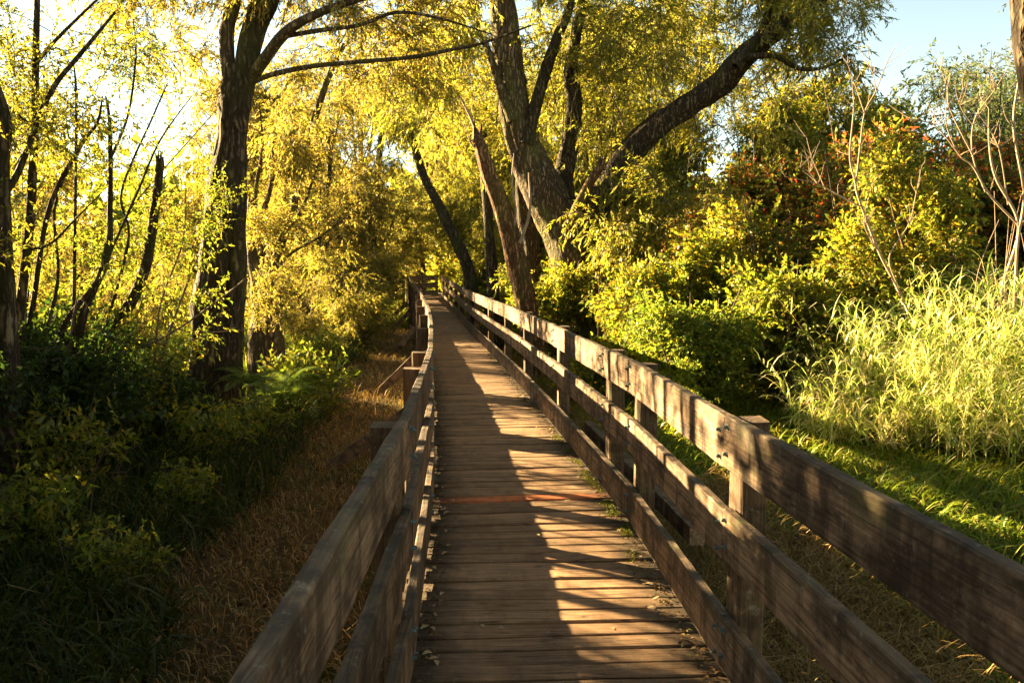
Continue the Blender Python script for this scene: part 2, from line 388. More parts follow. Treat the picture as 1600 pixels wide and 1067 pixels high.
for (yy, fxx, ft) in ((8.9, -1.92, .22), (14.3, -2.25, .2), (20.7, -2.86, .24), (27.5, -3.9, .25), (31.5, -4.75, .3)):
    x0 = pathL(yy) - .19
    brdL('brace', (fxx - .12, yy, gz(fxx, yy) - .08), (x0, yy, ft + dz(yy)), .14, .05, M['rail'], None, up=Vector((0, 0, 1)), seed=yy, seg=6)
brdR('edge_beam', (pathR(5.5) + .42, 5.3, -.02), (pathR(8.9) + .40, 9.1, -.03), .12, .10, M['rail'], None, seed=4)
# railing across the far end and the short panel at its left
er = thing('wooden_railing', 'short far-end railing of three boards closing off the bend of the boardwalk', 'railing', (-5.3, 45, 0)); bpy.context.view_layer.update()
for z0 in (.05, .45, .86):
    mw = board('rail', (-5.45, 44.4, z0 + .25), (-4.15, 47.6, z0 + .25), .27, .05, M['rail'], None, seed=z0, seg=8); w_ = mw.matrix_world.copy(); mw.parent = er; mw.matrix_world = w_
    mw = board('rail', (-7.0, 45.2, z0 + .1), (-5.6, 44.3, z0 + .1), .27, .05, M['post'], None, seed=z0 + 3, seg=8); w_ = mw.matrix_world.copy(); mw.parent = er; mw.matrix_world = w_
for (px, py) in ((-5.55, 44.4), (-4.75, 46.0), (-4.1, 47.6), (-7.0, 45.3)):
    mw = board('post', (px - .1, py + .1, -.7), (px - .1, py + .1, 1.28), .14, .14, M['post'], None, up=Vector((1, 0, 0)), seed=px, seg=6); w_ = mw.matrix_world.copy(); mw.parent = er; mw.matrix_world = w_

# fallen leaves: curled little leaf meshes
def leaf_fall_mesh(sd):
    r = random.Random(sd); bm = bmesh.new(); L = r.uniform(.035, .06); W = L * r.uniform(.3, .5); rows = []
    N = 6
    for i in range(N + 1):
        t = i / N; wdt = W * math.sin(math.pi * min(1, t * .96 + .03)) ** .8 / 1
        z = .003 + .007 * math.sin(t * 3.0) * r.uniform(.6, 1.1)
        rows.append([bm.verts.new((L * (t - .5), -wdt / 2, z + wdt * .2)), bm.verts.new((L * (t - .5), 0, z)), bm.verts.new((L * (t - .5), wdt / 2, z + wdt * .15))])
    for i in range(N):
        for j in (0, 1): bm.faces.new((rows[i][j], rows[i + 1][j], rows[i + 1][j + 1], rows[i][j + 1]))
    me = bpy.data.meshes.new('fallen_leaf'); bm.to_mesh(me); bm.free(); me.materials.append(M['litter']); return me
LF = [leaf_fall_mesh(i) for i in range(6)]
def fall(x, y, where, s=1.0):
    z = dz(y)
    o = link('fallen_leaf', random.choice(LF)); o.location = (x, y, z + .001); s *= random.uniform(.75, 1.25)
    o.scale = (s, s, s); o.rotation_euler = (random.uniform(-.25, .25), random.uniform(-.2, .2), random.uniform(0, 6.28))
    lab = {'l': 'small curled dry leaf lying on the planks against the left kick board', 'r': 'small curled dry leaf lying on the planks against the right kick board', 'm': 'single dry leaf lying out on the open middle of the planks'}[where]
    tag(o, lab, 'leaf', {'l': 'dry leaves along the left edge of the deck', 'r': 'dry leaves along the right edge of the deck', 'm': 'dry leaves scattered over the middle of the deck'}[where])
for i in range(46):
    yy = 3.5 + 12 * random.random() ** 1.6; fall(pathL(yy) + .02 + abs(random.gauss(.03, .05)), yy, 'l')
for i in range(34):
    yy = 3.6 + 13 * random.random() ** 1.4; fall(pathR(yy) - .03 - abs(random.gauss(.03, .07)), yy, 'r')
for i in range(24):
    yy = 3.8 + 10 * random.random() ** 1.3; fall(random.uniform(pathL(yy) + .2, pathR(yy) - .2), yy, 'm', .8)

# ------------------------------------------------------------------ foliage engine
def leaf_verts(B, D, N_, L, W):
    D = D / np.linalg.norm(D, axis=1, keepdims=True)
    Sd = np.cross(D, N_); Sd /= np.linalg.norm(Sd, axis=1, keepdims=True) + 1e-9
    Nn = np.cross(Sd, D)
    L = L[:, None]; W = W[:, None]
    v = np.empty((len(B), 4, 3))
    v[:, 0] = B; v[:, 1] = B + D * L * .42 + Sd * W * .5 + Nn * W * .22
    v[:, 2] = B + D * L - Nn * L * .12; v[:, 3] = B + D * L * .42 - Sd * W * .5 + Nn * W * .22
    return v
def tri_tube(pts, r0, r1):
    """three-sided tube verts/faces for thin twigs"""
    n = len(pts); V = []; Fc = []
    for i, p in enumerate(pts):
        d = pts[min(i + 1, n - 1)] - pts[max(i - 1, 0)]; d = d / (np.linalg.norm(d) + 1e-9)
        a = np.cross(d, [0.3, 0.1, 1.0]); a /= np.linalg.norm(a) + 1e-9; b = np.cross(d, a)
        r = r0 + (r1 - r0) * i / (n - 1)
        for k in range(3):
            t = k * 2.0944; V.append(p + (a * math.cos(t) + b * math.sin(t)) * r)
    for i in range(n - 1):
        for k in range(3): Fc.append((i * 3 + k, i * 3 + (k + 1) % 3, (i + 1) * 3 + (k + 1) % 3, (i + 1) * 3 + k))
    return np.array(V), np.array(Fc)
def make_bough(seed, Lm=1.3, ntw=30, tl=.75, sp=.026, lL=.10, lW=.022, droop=.55, spread=1.0, r0=.012):
    g = np.random.default_rng(seed)
    main = [np.zeros(3)]; d = np.array([1, 0, .35]); d /= np.linalg.norm(d)
    for i in range(7):
        d = d + g.normal(0, .12, 3) + np.array([0, 0, -.06 * droop]); d /= np.linalg.norm(d); main.append(main[-1] + d * Lm / 7)
    main = np.array(main)
    TV, TF = [], []; off = 0
    v, f = tri_tube(main, r0, r0 * .3); TV.append(v); TF.append(f); off += len(v)
    B, D, N_ = [], [], []
    for k in range(ntw):
        t = (.12 + .88 * (k + g.random()) / ntw) * 7; i = min(6, int(t)); p = main[i] + (main[i + 1] - main[i]) * (t - i)
        ax = main[i + 1] - main[i]; ax /= np.linalg.norm(ax)
        rd = g.normal(0, 1, 3) * spread; rd -= ax * rd.dot(ax) * .7
        d = ax * .55 + rd / np.linalg.norm(rd); d /= np.linalg.norm(d)
        ln = tl * g.uniform(.45, 1.1); ns = 5; pts = [p]
        for s in range(ns):
            d = d + g.normal(0, .10, 3) + np.array([0, 0, -.30 * droop]); d /= np.linalg.norm(d); pts.append(pts[-1] + d * ln / ns)
        pts = np.array(pts)
        v, f = tri_tube(pts, r0 * .35, r0 * .12); TV.append(v); TF.append(f + off); off += len(v)
        nl = max(3, int(ln / sp)); tt = np.linspace(.1, .999, nl) * ns
        ii = np.minimum(ns - 1, tt.astype(int)); fr = (tt - ii)[:, None]
        seg = pts[ii + 1] - pts[ii]; bp_ = pts[ii] + seg * fr; sg = seg / (np.linalg.norm(seg, axis=1, keepdims=True) + 1e-9)
        rd = g.normal(0, 1, (nl, 3)); dd = sg * .7 + rd * .45 + np.array([0, 0, -.35 * droop - .05])
        B.append(bp_); D.append(dd); N_.append(g.normal(0, .8, (nl, 3)) + np.array([0, 0, .8]))
    B = np.concatenate(B); D = np.concatenate(D); N_ = np.concatenate(N_)
    q_ = g.uniform(.45, 1.35, len(B)); L = lL * q_; W = lW * (q_ * .6 + .4) * g.uniform(.7, 1.2, len(B))
    return leaf_verts(B, D, N_, L, W).reshape(-1, 3), np.concatenate(TV), np.concatenate(TF)
WILLOW = [make_bough(i, droop=.9, sp=.030, lL=.115, lW=.029) for i in range(5)]
BUSH = [make_bough(20 + i, Lm=.8, ntw=26, tl=.42, sp=.024, lL=.080, lW=.044, droop=.25, r0=.008) for i in range(5)]
SPARSE = [make_bough(40 + i, Lm=1.4, ntw=16, tl=.6, sp=.036, lL=.10, lW=.036, droop=.4, r0=.010) for i in range(4)]
def rotm(yaw, pitch, roll):
    cy, sy, cp, sp, cr, sr = math.cos(yaw), math.sin(yaw), math.cos(pitch), math.sin(pitch), math.cos(roll), math.sin(roll)
    Rz = np.array([[cy, -sy, 0], [sy, cy, 0], [0, 0, 1]]); Ry = np.array([[cp, 0, -sp], [0, 1, 0], [sp, 0, cp]]); Rx = np.array([[1, 0, 0], [0, cr, -sr], [0, sr, cr]])
    return Rz @ Ry @ Rx
def crown_mesh(name, blobs, kind, leafmat, twigmat, seed=0, bs=1.0, center=None, mats2=None):
    """blobs: (x,y,z, rx,ry,rz, n). one mesh of all the leaves and twigs"""
    g = np.random.default_rng(seed)
    LV, TV, TF = [], [], []; off = 0; anchors = []
    for (x, y, z, rx, ry, rz, nb) in blobs:
        c = np.array([x, y, z]); rad = np.array([rx, ry, rz])
        for k in range(int(nb)):
            u = g.normal(0, 1, 3); u /= np.linalg.norm(u); rr_ = g.random() ** .45
            p = c + u * rad * rr_
            hd = u * 1.0 if center is None else (p - np.array(center)); yaw = math.atan2(hd[1], hd[0]) + g.normal(0, .7)
            Rm = rotm(yaw, g.normal(.15, .4), g.normal(0, .5)); s = bs * g.uniform(.7, 1.25)
            lv, tv, tf = kind[g.integers(len(kind))]
            off0 = p - Rm @ np.array([.6, 0, .1]) * s
            LV.append(lv @ Rm.T * s + off0); TV.append(tv @ Rm.T * s + off0); TF.append(tf + off); off += len(tv); anchors.append(off0)
    LV = np.concatenate(LV); TV = np.concatenate(TV); TF = np.concatenate(TF)
    nL = len(LV) // 4
    quads = np.concatenate([np.arange(nL * 4).reshape(-1, 4), TF + nL * 4])
    mid = np.zeros(len(quads), dtype=np.int32); mid[nL:] = 1
    lm = leafmat if isinstance(leafmat, list) else [leafmat]
    if len(lm) > 1:
        # whole boughs take one of the leaf colours
        sel = g.random(nL); mid[:nL] = np.where(sel < .8, 0, 2)
        return mesh_np(name, np.concatenate([LV, TV]), quads, mats=[lm[0], twigmat, lm[1]], midx=mid), anchors
    return mesh_np(name, np.concatenate([LV, TV]), quads, mats=[lm[0], twigmat], midx=mid), anchors

def catmull(pts, rad, n):
    P_ = [Vector(p) for p in pts]; out_p, out_r = [], []
    for i in range(len(P_) - 1):
        p0 = P_[max(0, i - 1)]; p1 = P_[i]; p2 = P_[i + 1]; p3 = P_[min(len(P_) - 1, i + 2)]
        for k in range(n):
            t = k / n
            out_p.append(.5 * ((2 * p1) + (p2 - p0) * t + (2 * p0 - 5 * p1 + 4 * p2 - p3) * t * t + (3 * p1 - p0 - 3 * p2 + p3) * t ** 3))
            out_r.append(rad[i] + (rad[i + 1] - rad[i]) * t)
    out_p.append(P_[-1]); out_r.append(rad[-1])
    return out_p, out_r
def tube_geo(pts, rad, sides=14, n=8, rough=.08, lump=.1, seed=0, cap=True):
    ps, rs = catmull(pts, rad, n); V = []; Fc = []
    d0 = (ps[1] - ps[0]).normalized(); a = d0.orthogonal().normalized()
    acc = 0
    for i, p in enumerate(ps):
        d = (ps[min(i + 1, len(ps) - 1)] - ps[max(i - 1, 0)]).normalized()
        a = (a - d * a.dot(d)).normalized(); b = d.cross(a)
        if i: acc += (ps[i] - ps[i - 1]).length
        for k in range(sides):
            t = 2 * math.pi * k / sides; ct, st = math.cos(t), math.sin(t)
            rg = 1 - abs(noise.noise(Vector((ct * 2.6 + seed, st * 2.6, acc * .7)))) * 2
            fr = 1 - abs(noise.noise(Vector((ct * 6 + seed * 2, st * 6, acc * 1.8)))) * 2
            lm = noise.noise(Vector((ct * .9, st * .9 + seed, acc * .9)))
            r = rs[i] * (1 + rough * (rg - .5) + rough * .6 * (fr - .5) + lump * lm)
            V.append(p + (a * ct + b * st) * r)
    m_ = len(ps)
    for i in range(m_ - 1):
        for k in range(sides):
            Fc.append((i * sides + k, i * sides + (k + 1) % sides, (i + 1) * sides + (k + 1) % sides, (i + 1) * sides + k))
    T = []
    if cap:
        V.append(ps[-1] + (ps[-1] - ps[-2]).normalized() * rs[-1] * .3); ci = len(V) - 1
        for k in range(sides): T.append(((m_ - 1) * sides + k, (m_ - 1) * sides + (k + 1) % sides, ci))
    return np.array([tuple(v) for v in V]), Fc, T
def tube(name, pts, rad, mat, parent=None, **kw):
    o_ = Vector(parent.location) if parent else Vector((0, 0, 0))
    V, Fq, T = tube_geo(pts, rad, **kw)
    return link(name, mesh_np(name, V - np.array(tuple(o_)), Fq, T, [mat], smooth=True), parent)
def tubes(name, lst, mat, parent=None, **kw):
    """several stems of one plant's single part"""
    Vs, Q, T = [], [], []; off = 0
    for i, (pts, rad) in enumerate(lst):
        v, fq, t = tube_geo(pts, rad, seed=i * 3.7, **kw); Vs.append(v); Q += [tuple(a + off for a in f) for f in fq]; T += [tuple(a + off for a in f) for f in t]; off += len(v)
    o_ = np.array(tuple(parent.location)) if parent else 0
    return link(name, mesh_np(name, np.concatenate(Vs) - o_, Q, T, [mat], smooth=True), parent)
def px(lst, Y, dY=None):
    """pixel polyline to points; Y a number or a pair (start, end)"""
    n = len(lst); out_ = []
    for i, q_ in enumerate(lst):
        yy = Y if not isinstance(Y, tuple) else Y[0] + (Y[1] - Y[0]) * i / (n - 1)
        out_.append(P(q_[0], q_[1], yy))
    return out_
def blob(x, y, Y, rx, ry, rd, n):
    """an ellipsoid of boughs, centre at pixel x,y and Y metres ahead, radii in pixels and metres"""
    p = P(x, y, Y); return (p.x, p.y, p.z, rx * Y / F, rd, ry * Y / F, n)

# ------------------------------------------------------------------ template trees
def template_tree(name, label, cat, h, cr, kind, lm, tm, bark, seed, nb, bs, low=.25, r0=.2, lean=0.0, group=None):
    r = random.Random(seed)
    root = thing(name, label, cat, (0, 0, 0), group)
    top = Vector((lean * h, r.uniform(-.3, .3), h * .85))
    tube('trunk', [(0, 0, -.3), (r.uniform(-.1, .1), 0, h * .1), (lean * h * .3, r.uniform(-.2, .2), h * .35), (lean * h * .65, r.uniform(-.3, .3), h * .6), top], [r0 * 1.5, r0 * 1.05, r0 * .8, r0 * .5, r0 * .15], bark, root, sides=12, n=8, rough=.15, seed=seed)
    bl = []
    NB = 9
    for i in range(NB):
        t = (i + .5) / NB; z = h * (low + (1 - low) * t); rad = cr * math.sin(math.pi * (.18 + .75 * t)) * r.uniform(.5, .85)
        an = r.uniform(0, 6.28) + i * 2.4; bl.append((lean * z + math.cos(an) * rad * .8, math.sin(an) * rad * .8, z, cr * r.uniform(.35, .55), cr * r.uniform(.35, .55), h * r.uniform(.10, .17), nb / NB))
    me, an_ = crown_mesh('crown', bl, kind, lm, tm, seed, bs, center=(0, 0, h * .4))
    link('crown', me, root)
    lst = []
    for b in bl:
        z0 = b[2] * r.uniform(.45, .7); p0 = Vector((lean * z0, 0, z0)); p2 = Vector(b[:3]); md = (p0 + p2) / 2 + Vector((0, 0, -.05 * h))
        lst.append(([p0, md, p2, p2 + (p2 - md) * .5], [r0 * .38, r0 * .26, r0 * .14, r0 * .04]))
        for q_ in range(3):
            e = p2 + Vector((r.uniform(-1, 1) * b[3], r.uniform(-1, 1) * b[4], r.uniform(-.3, 1) * b[5])); lst.append(([md, (md + e) / 2 + Vector((0, 0, .15)), e], [r0 * .16, r0 * .1, r0 * .03]))
    tubes('limb', lst, bark, root, sides=6, n=5, rough=.1)
    return root
def place(tmpl, x, y, s, yaw, label, used=set()):
    o = tmpl if tmpl.name not in used else copy_tree(tmpl)
    used.add(tmpl.name)
    o.location = (x, y, gz(x, y)); o.scale = (s, s, s); o.rotation_euler = (0, 0, yaw); o['label'] = label
    return o
GT = 'trees of the woodland behind the boardwalk'
T_gold = template_tree('willow_tree', '', 'tree', 9.5, 3.4, WILLOW, M['gold'], M['twig'], M['bark'], 1, 95, 1.25, .2, .22, .08, GT)
T_gold2 = template_tree('willow_tree', '', 'tree', 8.5, 3.6, WILLOW, M['gold'], M['twig'], M['bark'], 2, 90, 1.3, .16, .2, -.1, GT)
T_olive = template_tree('willow_tree', '', 'tree', 9.0, 3.4, WILLOW, M['olive'], M['twig'], M['bark_dark'], 3, 95, 1.25, .2, .2, .05, GT)
T_green = template_tree('leafy_tree', '', 'tree', 6.5, 2.8, BUSH, [M['green'], M['yellow']], M['twig_dark'], M['bark_dark'], 4, 190, 1.35, .08, .12, 0, GT)
T_blue = template_tree('thin_tree', '', 'tree', 7.5, 2.4, SPARSE, M['blue'], M['twig'], M['bark_dark'], 5, 70, 1.2, .25, .10, 0, GT)
gold_l = ['golden willow, {} in the wood left of the bend']
pos_gold = [(-5.2, 24.6, .55, 'small golden willow at the bright edge of the straw strip'), (-8.6, 2.6, .95, 'unseen golden willow added outside the left edge of the view to block sky light'), (-3.5, -5.5, 1.0, 'unseen golden willow added behind the near end of the boardwalk to block sky light'), (4.8, -4.5, 1.0, 'unseen golden willow added to the right of the near end to block sky light'), (8.8, 2.0, .95, 'unseen golden willow added outside the right edge of the view to block sky light'), (-17.5, 26.5, .62, 'low golden willow under the left sky gap'),  # willows outside the view are unseen, added to block sky over the near deck
 (-12.3, 35, 1.1, 'tall golden willow just left of the big dark trunk'), (-21, 36.5, .9, 'broad golden willow bordering the open sky on the left'),
 (-9.3, 39, 1.2, 'tall golden willow rising right behind the big dark trunk'), (-7.2, 44, 1.25, 'golden willow beside the far-end railing'),
 (-5.2, 49.5, 1.3, 'golden willow just beyond the far-end railing'), (-6.4, 28.5, .8, 'golden willow with bright drooping boughs left of the distant railing'), (-5.7, 30.5, .6, 'slender golden willow between the brace posts and the bend')]
for i, (x, y, s, lb) in enumerate(pos_gold):
    place(T_gold if i % 2 else T_gold2, x, y, s, i * 1.7, lb)
pos_ol = [(-3.0, 60, 1.5, 'dark willow closing the end of the leafy tunnel'), (1.0, 52, 1.4, 'olive willow right of the tunnel, far back'), (-1.0, 42, 1.0, 'olive willow beside the far part of the right railing'),
 (0.6, 33, .95, 'olive willow with drooping boughs behind the leaning snag'), (4.5, 38, 1.4, 'tall olive willow behind the big leaning willow'), (7.0, 46, 1.7, 'very tall olive willow in the middle background'), (-5.5, 68, 2.0, 'tallest dark willow at the end of the path'),
 (3.2, 28, 1.0, 'olive willow close behind the big leaning willow')]
for i, (x, y, s, lb) in enumerate(pos_ol): place(T_olive, x, y, s, i * 2.1 + .5, lb)
pos_gr = [(4.6, 26, .95, 'bushy green tree straight behind the long dark limb'), (-3.2, 55, 1.4, 'low bushy green tree in the mouth of the tunnel'), (10.5, 30, 1.2, 'bushy green tree behind the red-tinged thicket'), (7.6, 26, 1.0, 'bushy green tree right of the big leaning willow'), (14, 34, 1.25, 'rounded green tree in the right background'), (17, 30, 1.0, 'rounded green tree at the right edge of the wood'), (1.0, 27, .7, 'small bushy tree behind the right railing')]
for i, (x, y, s, lb) in enumerate(pos_gr): place(T_green, x, y, s, i * 1.3, lb)
pos_bl = [(13, 24, 1.0, 'thin cool-green tree against the sky right of centre'), (11.2, 21, .85, 'thin feathery tree under the right-hand sky'), (16.5, 26, 1.15, 'thin tall tree against the sky at the far right'), (10.6, 17.5, .8, 'thin feathery tree nearest the right edge'), (-15.5, 25, .95, 'thin sparse tree against the bright sky at the far left'), (-13.5, 22, .5, 'thin sparse tree left of the tall stems')]
for i, (x, y, s, lb) in enumerate(pos_bl): place(T_blue, x, y, s, i * 1.1, lb)

# far wood closing the horizon
g = np.random.default_rng(5); Bp = []
for i in range(26000):
    an = g.uniform(-1.1, 1.1); rr0 = g.uniform(85, 110); x = math.sin(an) * rr0; yy = math.cos(an) * rr0
    hmax = 7 + 3.5 * noise.noise(Vector((x * .06, yy * .06, 0))) + 3 * noise.noise(Vector((x * .2, yy * .2, 5)))
    if x > -45: hmax += 5
    Bp.append((x, yy, -.5 + hmax * g.random() ** .8))
Bp = np.array(Bp); D = g.normal(0, 1, (len(Bp), 3)); N_ = g.normal(0, 1, (len(Bp), 3))
lv = leaf_verts(Bp, D, N_, g.uniform(.9, 1.9, len(Bp)), g.uniform(.5, 1.1, len(Bp))).reshape(-1, 3)
tag(link('distant_wood', mesh_np('distant_wood', lv, np.arange(len(lv)).reshape(-1, 4), mats=[M['olive']])), 'far-off band of woodland closing the horizon', 'woodland', kind='stuff')

# ------------------------------------------------------------------ big dark tree on the left
b0 = P(345, 640, 10.5)
tl = thing('old_tree', 'big dark mossy trunk forking near the top of the picture, on the left', 'tree', (b0.x, b0.y, gz(b0.x, b0.y)))
Yt = 10.5
tube('trunk', px([(330, 760), (334, 640), (338, 560), (342, 480), (348, 400), (354, 300), (363, 210), (368, 160), (377, 105)], Yt), [.42, .33, .29, .285, .27, .215, .16, .175, .165], M['bark_dark'], tl, sides=44, n=16, rough=.2, lump=.12, seed=3)
tube('limb', px([(368, 170), (357, 110), (355, 50), (366, 0), (372, -80), (350, -220)], Yt), [.09, .09, .085, .08, .075, .04], M['bark'], tl, sides=20, n=12, rough=.15, seed=5)
tube('limb', px([(380, 130), (392, 70), (404, 30), (418, 0), (440, -80), (470, -250)], Yt), [.13, .135, .13, .125, .11, .05], M['bark_dark'], tl, sides=24, n=12, rough=.18, seed=6)
tube('limb', px([(392, 125), (412, 95), (440, 58), (475, 32), (540, 5), (620, -15)], (Yt, 9.6)), [.075, .065, .06, .05, .04, .025], M['bark'], tl, sides=14, n=10, rough=.12, seed=7)
tube('limb', px([(396, 128), (430, 115), (486, 104), (560, 97), (640, 90), (700, 79), (756, 67), (830, 40)], (Yt, 9.0)), [.034, .032, .029, .026, .023, .020, .016, .008], M['bark'], tl, sides=10, n=10, rough=.12, seed=8)
tube('limb', px([(440, 58), (500, 48), (560, 40), (620, 20), (690, 30), (770, 55)], (10.2, 9.2)), [.03, .028, .024, .02, .014, .006], M['bark'], tl, sides=8, n=8, rough=.1, seed=9)
# hollow shown as a raised lip round a dark slit
tube('hollow_lip', px([(376, 330), (374, 360), (370, 410), (366, 460), (362, 510), (360, 540)], 10.32), [.02, .06, .07, .07, .05, .02], M['bark_dark'], tl, sides=16, n=10, rough=.5, lump=.4, seed=12)
bl = [blob(360, -60, 10.5, 260, 90, 2.2, 26), blob(520, 0, 10.8, 190, 60, 1.8, 18), blob(230, 40, 11.5, 60, 80, 1.5, 8), blob(560, 110, 12.2, 110, 55, 1.2, 12), blob(450, -150, 11, 300, 80, 2.5, 26), blob(660, 30, 11, 100, 50, 1.4, 10)]
me, _ = crown_mesh('crown', bl, WILLOW, M['gold'], M['twig'], 77, .62)
me.transform(Matrix.Translation(-tl.location)); link('crown', me, tl)
bl = [blob(352, 300, 9.9, 28, 16, .12, 5), blob(335, 345, 9.9, 26, 12, .12, 3)]
me, _ = crown_mesh('leafy_shoot', bl, SPARSE, M['green'], M['twig'], 78, .36)
me.transform(Matrix.Translation(-tl.location)); link('leafy_shoot', me, tl)
# burred stump behind it
b1 = P(415, 560, 13); st = thing('old_tree', 'short burred trunk with thin shoots standing just right of the big dark trunk', 'tree', (b1.x, b1.y, gz(b1.x, b1.y)))
tube('trunk', px([(420, 640), (418, 560), (417, 500), (415, 455), (406, 405), (398, 360), (394, 310)], 13), [.26, .215, .20, .225, .16, .11, .06], M['bark'], st, sides=30, n=12, rough=.3, lump=.35, seed=15)
for s1 in [(px([(402, 400), (410, 340), (425, 280), (428, 200)], 13), [.06, .05, .035, .02]), (px([(412, 430), (440, 370), (470, 330), (500, 250)], 13), [.05, .04, .03, .01]), (px([(420, 440), (450, 400), (500, 370), (540, 340)], 13), [.03, .025, .02, .01]), (px([(400, 400), (400, 300), (410, 230), (405, 160)], 13), [.04, .03, .025, .01]),
    (px([(424, 420), (455, 340), (470, 260), (510, 130), (538, 70)], (13, 14)), [.07, .06, .06, .05, .04])]: tubes('shoot', [s1], M['bark'], st, sides=8, n=8)
me, _ = crown_mesh('crown', [blob(450, 260, 13, 70, 70, 1.0, 12), blob(412, 370, 12.4, 30, 40, .3, 6), blob(425, 480, 12.3, 30, 45, .3, 6), blob(490, 340, 13.5, 60, 40, .8, 7), blob(470, 150, 14, 80, 60, 1.2, 10)], WILLOW, M['gold'], M['twig'], 79, .6)
me.transform(Matrix.Translation(-st.location)); link('crown', me, st)

# ------------------------------------------------------------------ big leaning willow, right of centre
wb = P(900, 470, 18); wl = thing('leaning_willow', 'large furrowed willow leaning left, its long dark limb reaching right', 'tree', (wb.x, wb.y, gz(wb.x, wb.y)))
Yw = 18
tube('trunk', px([(925, 560), (905, 440), (884, 370), (852, 304), (832, 260), (815, 215), (801, 152), (792, 76), (785, 0), (770, -90), (740, -250)], Yw), [.62, .52, .45, .41, .37, .34, .30, .285, .25, .2, .1], M['bark'], wl, sides=40, n=14, rough=.16, lump=.08, seed=21)
tube('limb', px([(886, 330), (880, 280), (893, 215), (897, 160), (892, 110), (905, 30), (930, -80)], Yw + .4), [.26, .2, .17, .17, .15, .12, .06], M['bark_dark'], wl, sides=20, n=12, rough=.15, seed=22)
tube('limb', px([(822, 225), (834, 177), (850, 120), (870, 60), (890, 10), (900, -80)], Yw - .3), [.15, .13, .12, .10, .09, .05], M['bark_dark'], wl, sides=16, n=10, rough=.15, seed=23)
tube('limb', px([(800, 190), (783, 142), (765, 85), (745, 35), (738, -30)], Yw - .3), [.11, .09, .075, .06, .04], M['bark'], wl, sides=14, n=10, rough=.15, seed=24)
tube('limb', px([(905, 400), (935, 320), (985, 240), (1030, 195), (1085, 158), (1130, 125), (1165, 88), (1215, 48), (1270, 5), (1340, -60), (1420, -160)], (18.2, 15.5)), [.30, .27, .25, .24, .22, .24, .20, .17, .14, .10, .05], M['bark_dark'], wl, sides=26, n=12, rough=.2, lump=.15, seed=25)
tube('limb', px([(1150, 105), (1185, 60), (1200, 20), (1215, -40)], 16.3), [.11, .09, .07, .04], M['bark_dark'], wl, sides=12, n=8, rough=.15, seed=26)
tube('limb', px([(1165, 90), (1210, 88), (1250, 108), (1290, 105), (1330, 85)], 16.1), [.07, .05, .04, .03, .015], M['bark_dark'], wl, sides=8, n=8, rough=.15, seed=27)
sb = tube('broken_limb', px([(893, 350), (905, 318), (922, 285), (940, 258)], 16.9), [.11, .10, .095, .07], M['snag'], wl, sides=16, n=8, rough=.2, seed=28); sb['label'] = 'snapped-off orange-brown limb stub'
tube('limb', px([(835, 560), (830, 440), (824, 360), (820, 283), (822, 220)], Yw + 1.2), [.27, .24, .22, .19, .14], M['bark_dark'], wl, sides=18, n=10, rough=.3, lump=.2, seed=29)
bl = [blob(790, -20, 18, 160, 70, 2.5, 28), blob(940, 40, 18.5, 110, 80, 2.2, 26), blob(1060, 40, 19, 120, 60, 1.4, 20), blob(1250, -20, 16.5, 100, 50, 1.6, 26), blob(1290, 60, 15.8, 60, 60, 1.2, 14), blob(1120, 190, 19.6, 120, 60, 1.3, 12), blob(700, 70, 17.5, 110, 70, 2, 20), blob(960, 200, 19, 90, 90, 1.5, 18), blob(760, 150, 20, 90, 70, 2.0, 12), blob(1200, 130, 19.4, 130, 50, 1.2, 12)]
bl += [blob(965, 300, 16.9, 60, 50, .5, 4), blob(1050, 320, 16.3, 80, 40, .6, 7), blob(1000, 380, 16.6, 90, 40, .6, 8), blob(985, 110, 17.6, 90, 70, 1.0, 12), blob(650, 150, 18, 70, 60, 1.2, 10)]
me, _ = crown_mesh('crown', bl, WILLOW, [M['olive'], M['gold']], M['twig'], 81, .85)
me.transform(Matrix.Translation(-wl.location)); link('crown', me, wl)
# thin hanging sunlit shoots through the fork
lst = []
for i in range(34):
    x = random.gauss(970, 100); y0 = random.uniform(150, 330); ln = random.uniform(60, 160); k2 = random.gauss(0, 22)
    lst.append((px([(x, y0), (x + k2 * .4, y0 - ln * .4), (x + k2 + random.gauss(0, 8), y0 - ln)], random.uniform(16, 18)), [.012, .009, .003]))
for s1 in lst: tubes('shoot', [s1], M['bark'], wl, sides=5, n=5)

# snag in front
sg = thing('snag', 'slim reddish broken-topped trunk leaning left behind the right railing', 'dead tree', tuple(P(845, 560, 15.5)))
tube('trunk', px([(852, 640), (838, 560), (823, 481), (812, 430), (796, 362), (781, 315), (765, 275), (755, 243), (746, 212)], 15.5), [.24, .21, .19, .18, .165, .15, .135, .12, .085], M['snag'], sg, sides=26, n=14, rough=.2, lump=.12, seed=31)
tubes('twig', [(px([(748, 222), (738, 190), (726, 165), (714, 143)], 15.5), [.035, .025, .018, .008]), (px([(752, 240), (735, 222), (728, 195)], 15.5), [.02, .014, .006]), (px([(800, 370), (806, 330), (800, 290), (803, 240)], 15.4), [.025, .02, .018, .008]), (px([(812, 380), (828, 330), (826, 270)], 15.3), [.03, .028, .01])], M['twig_pale'], sg, sides=6, n=6)

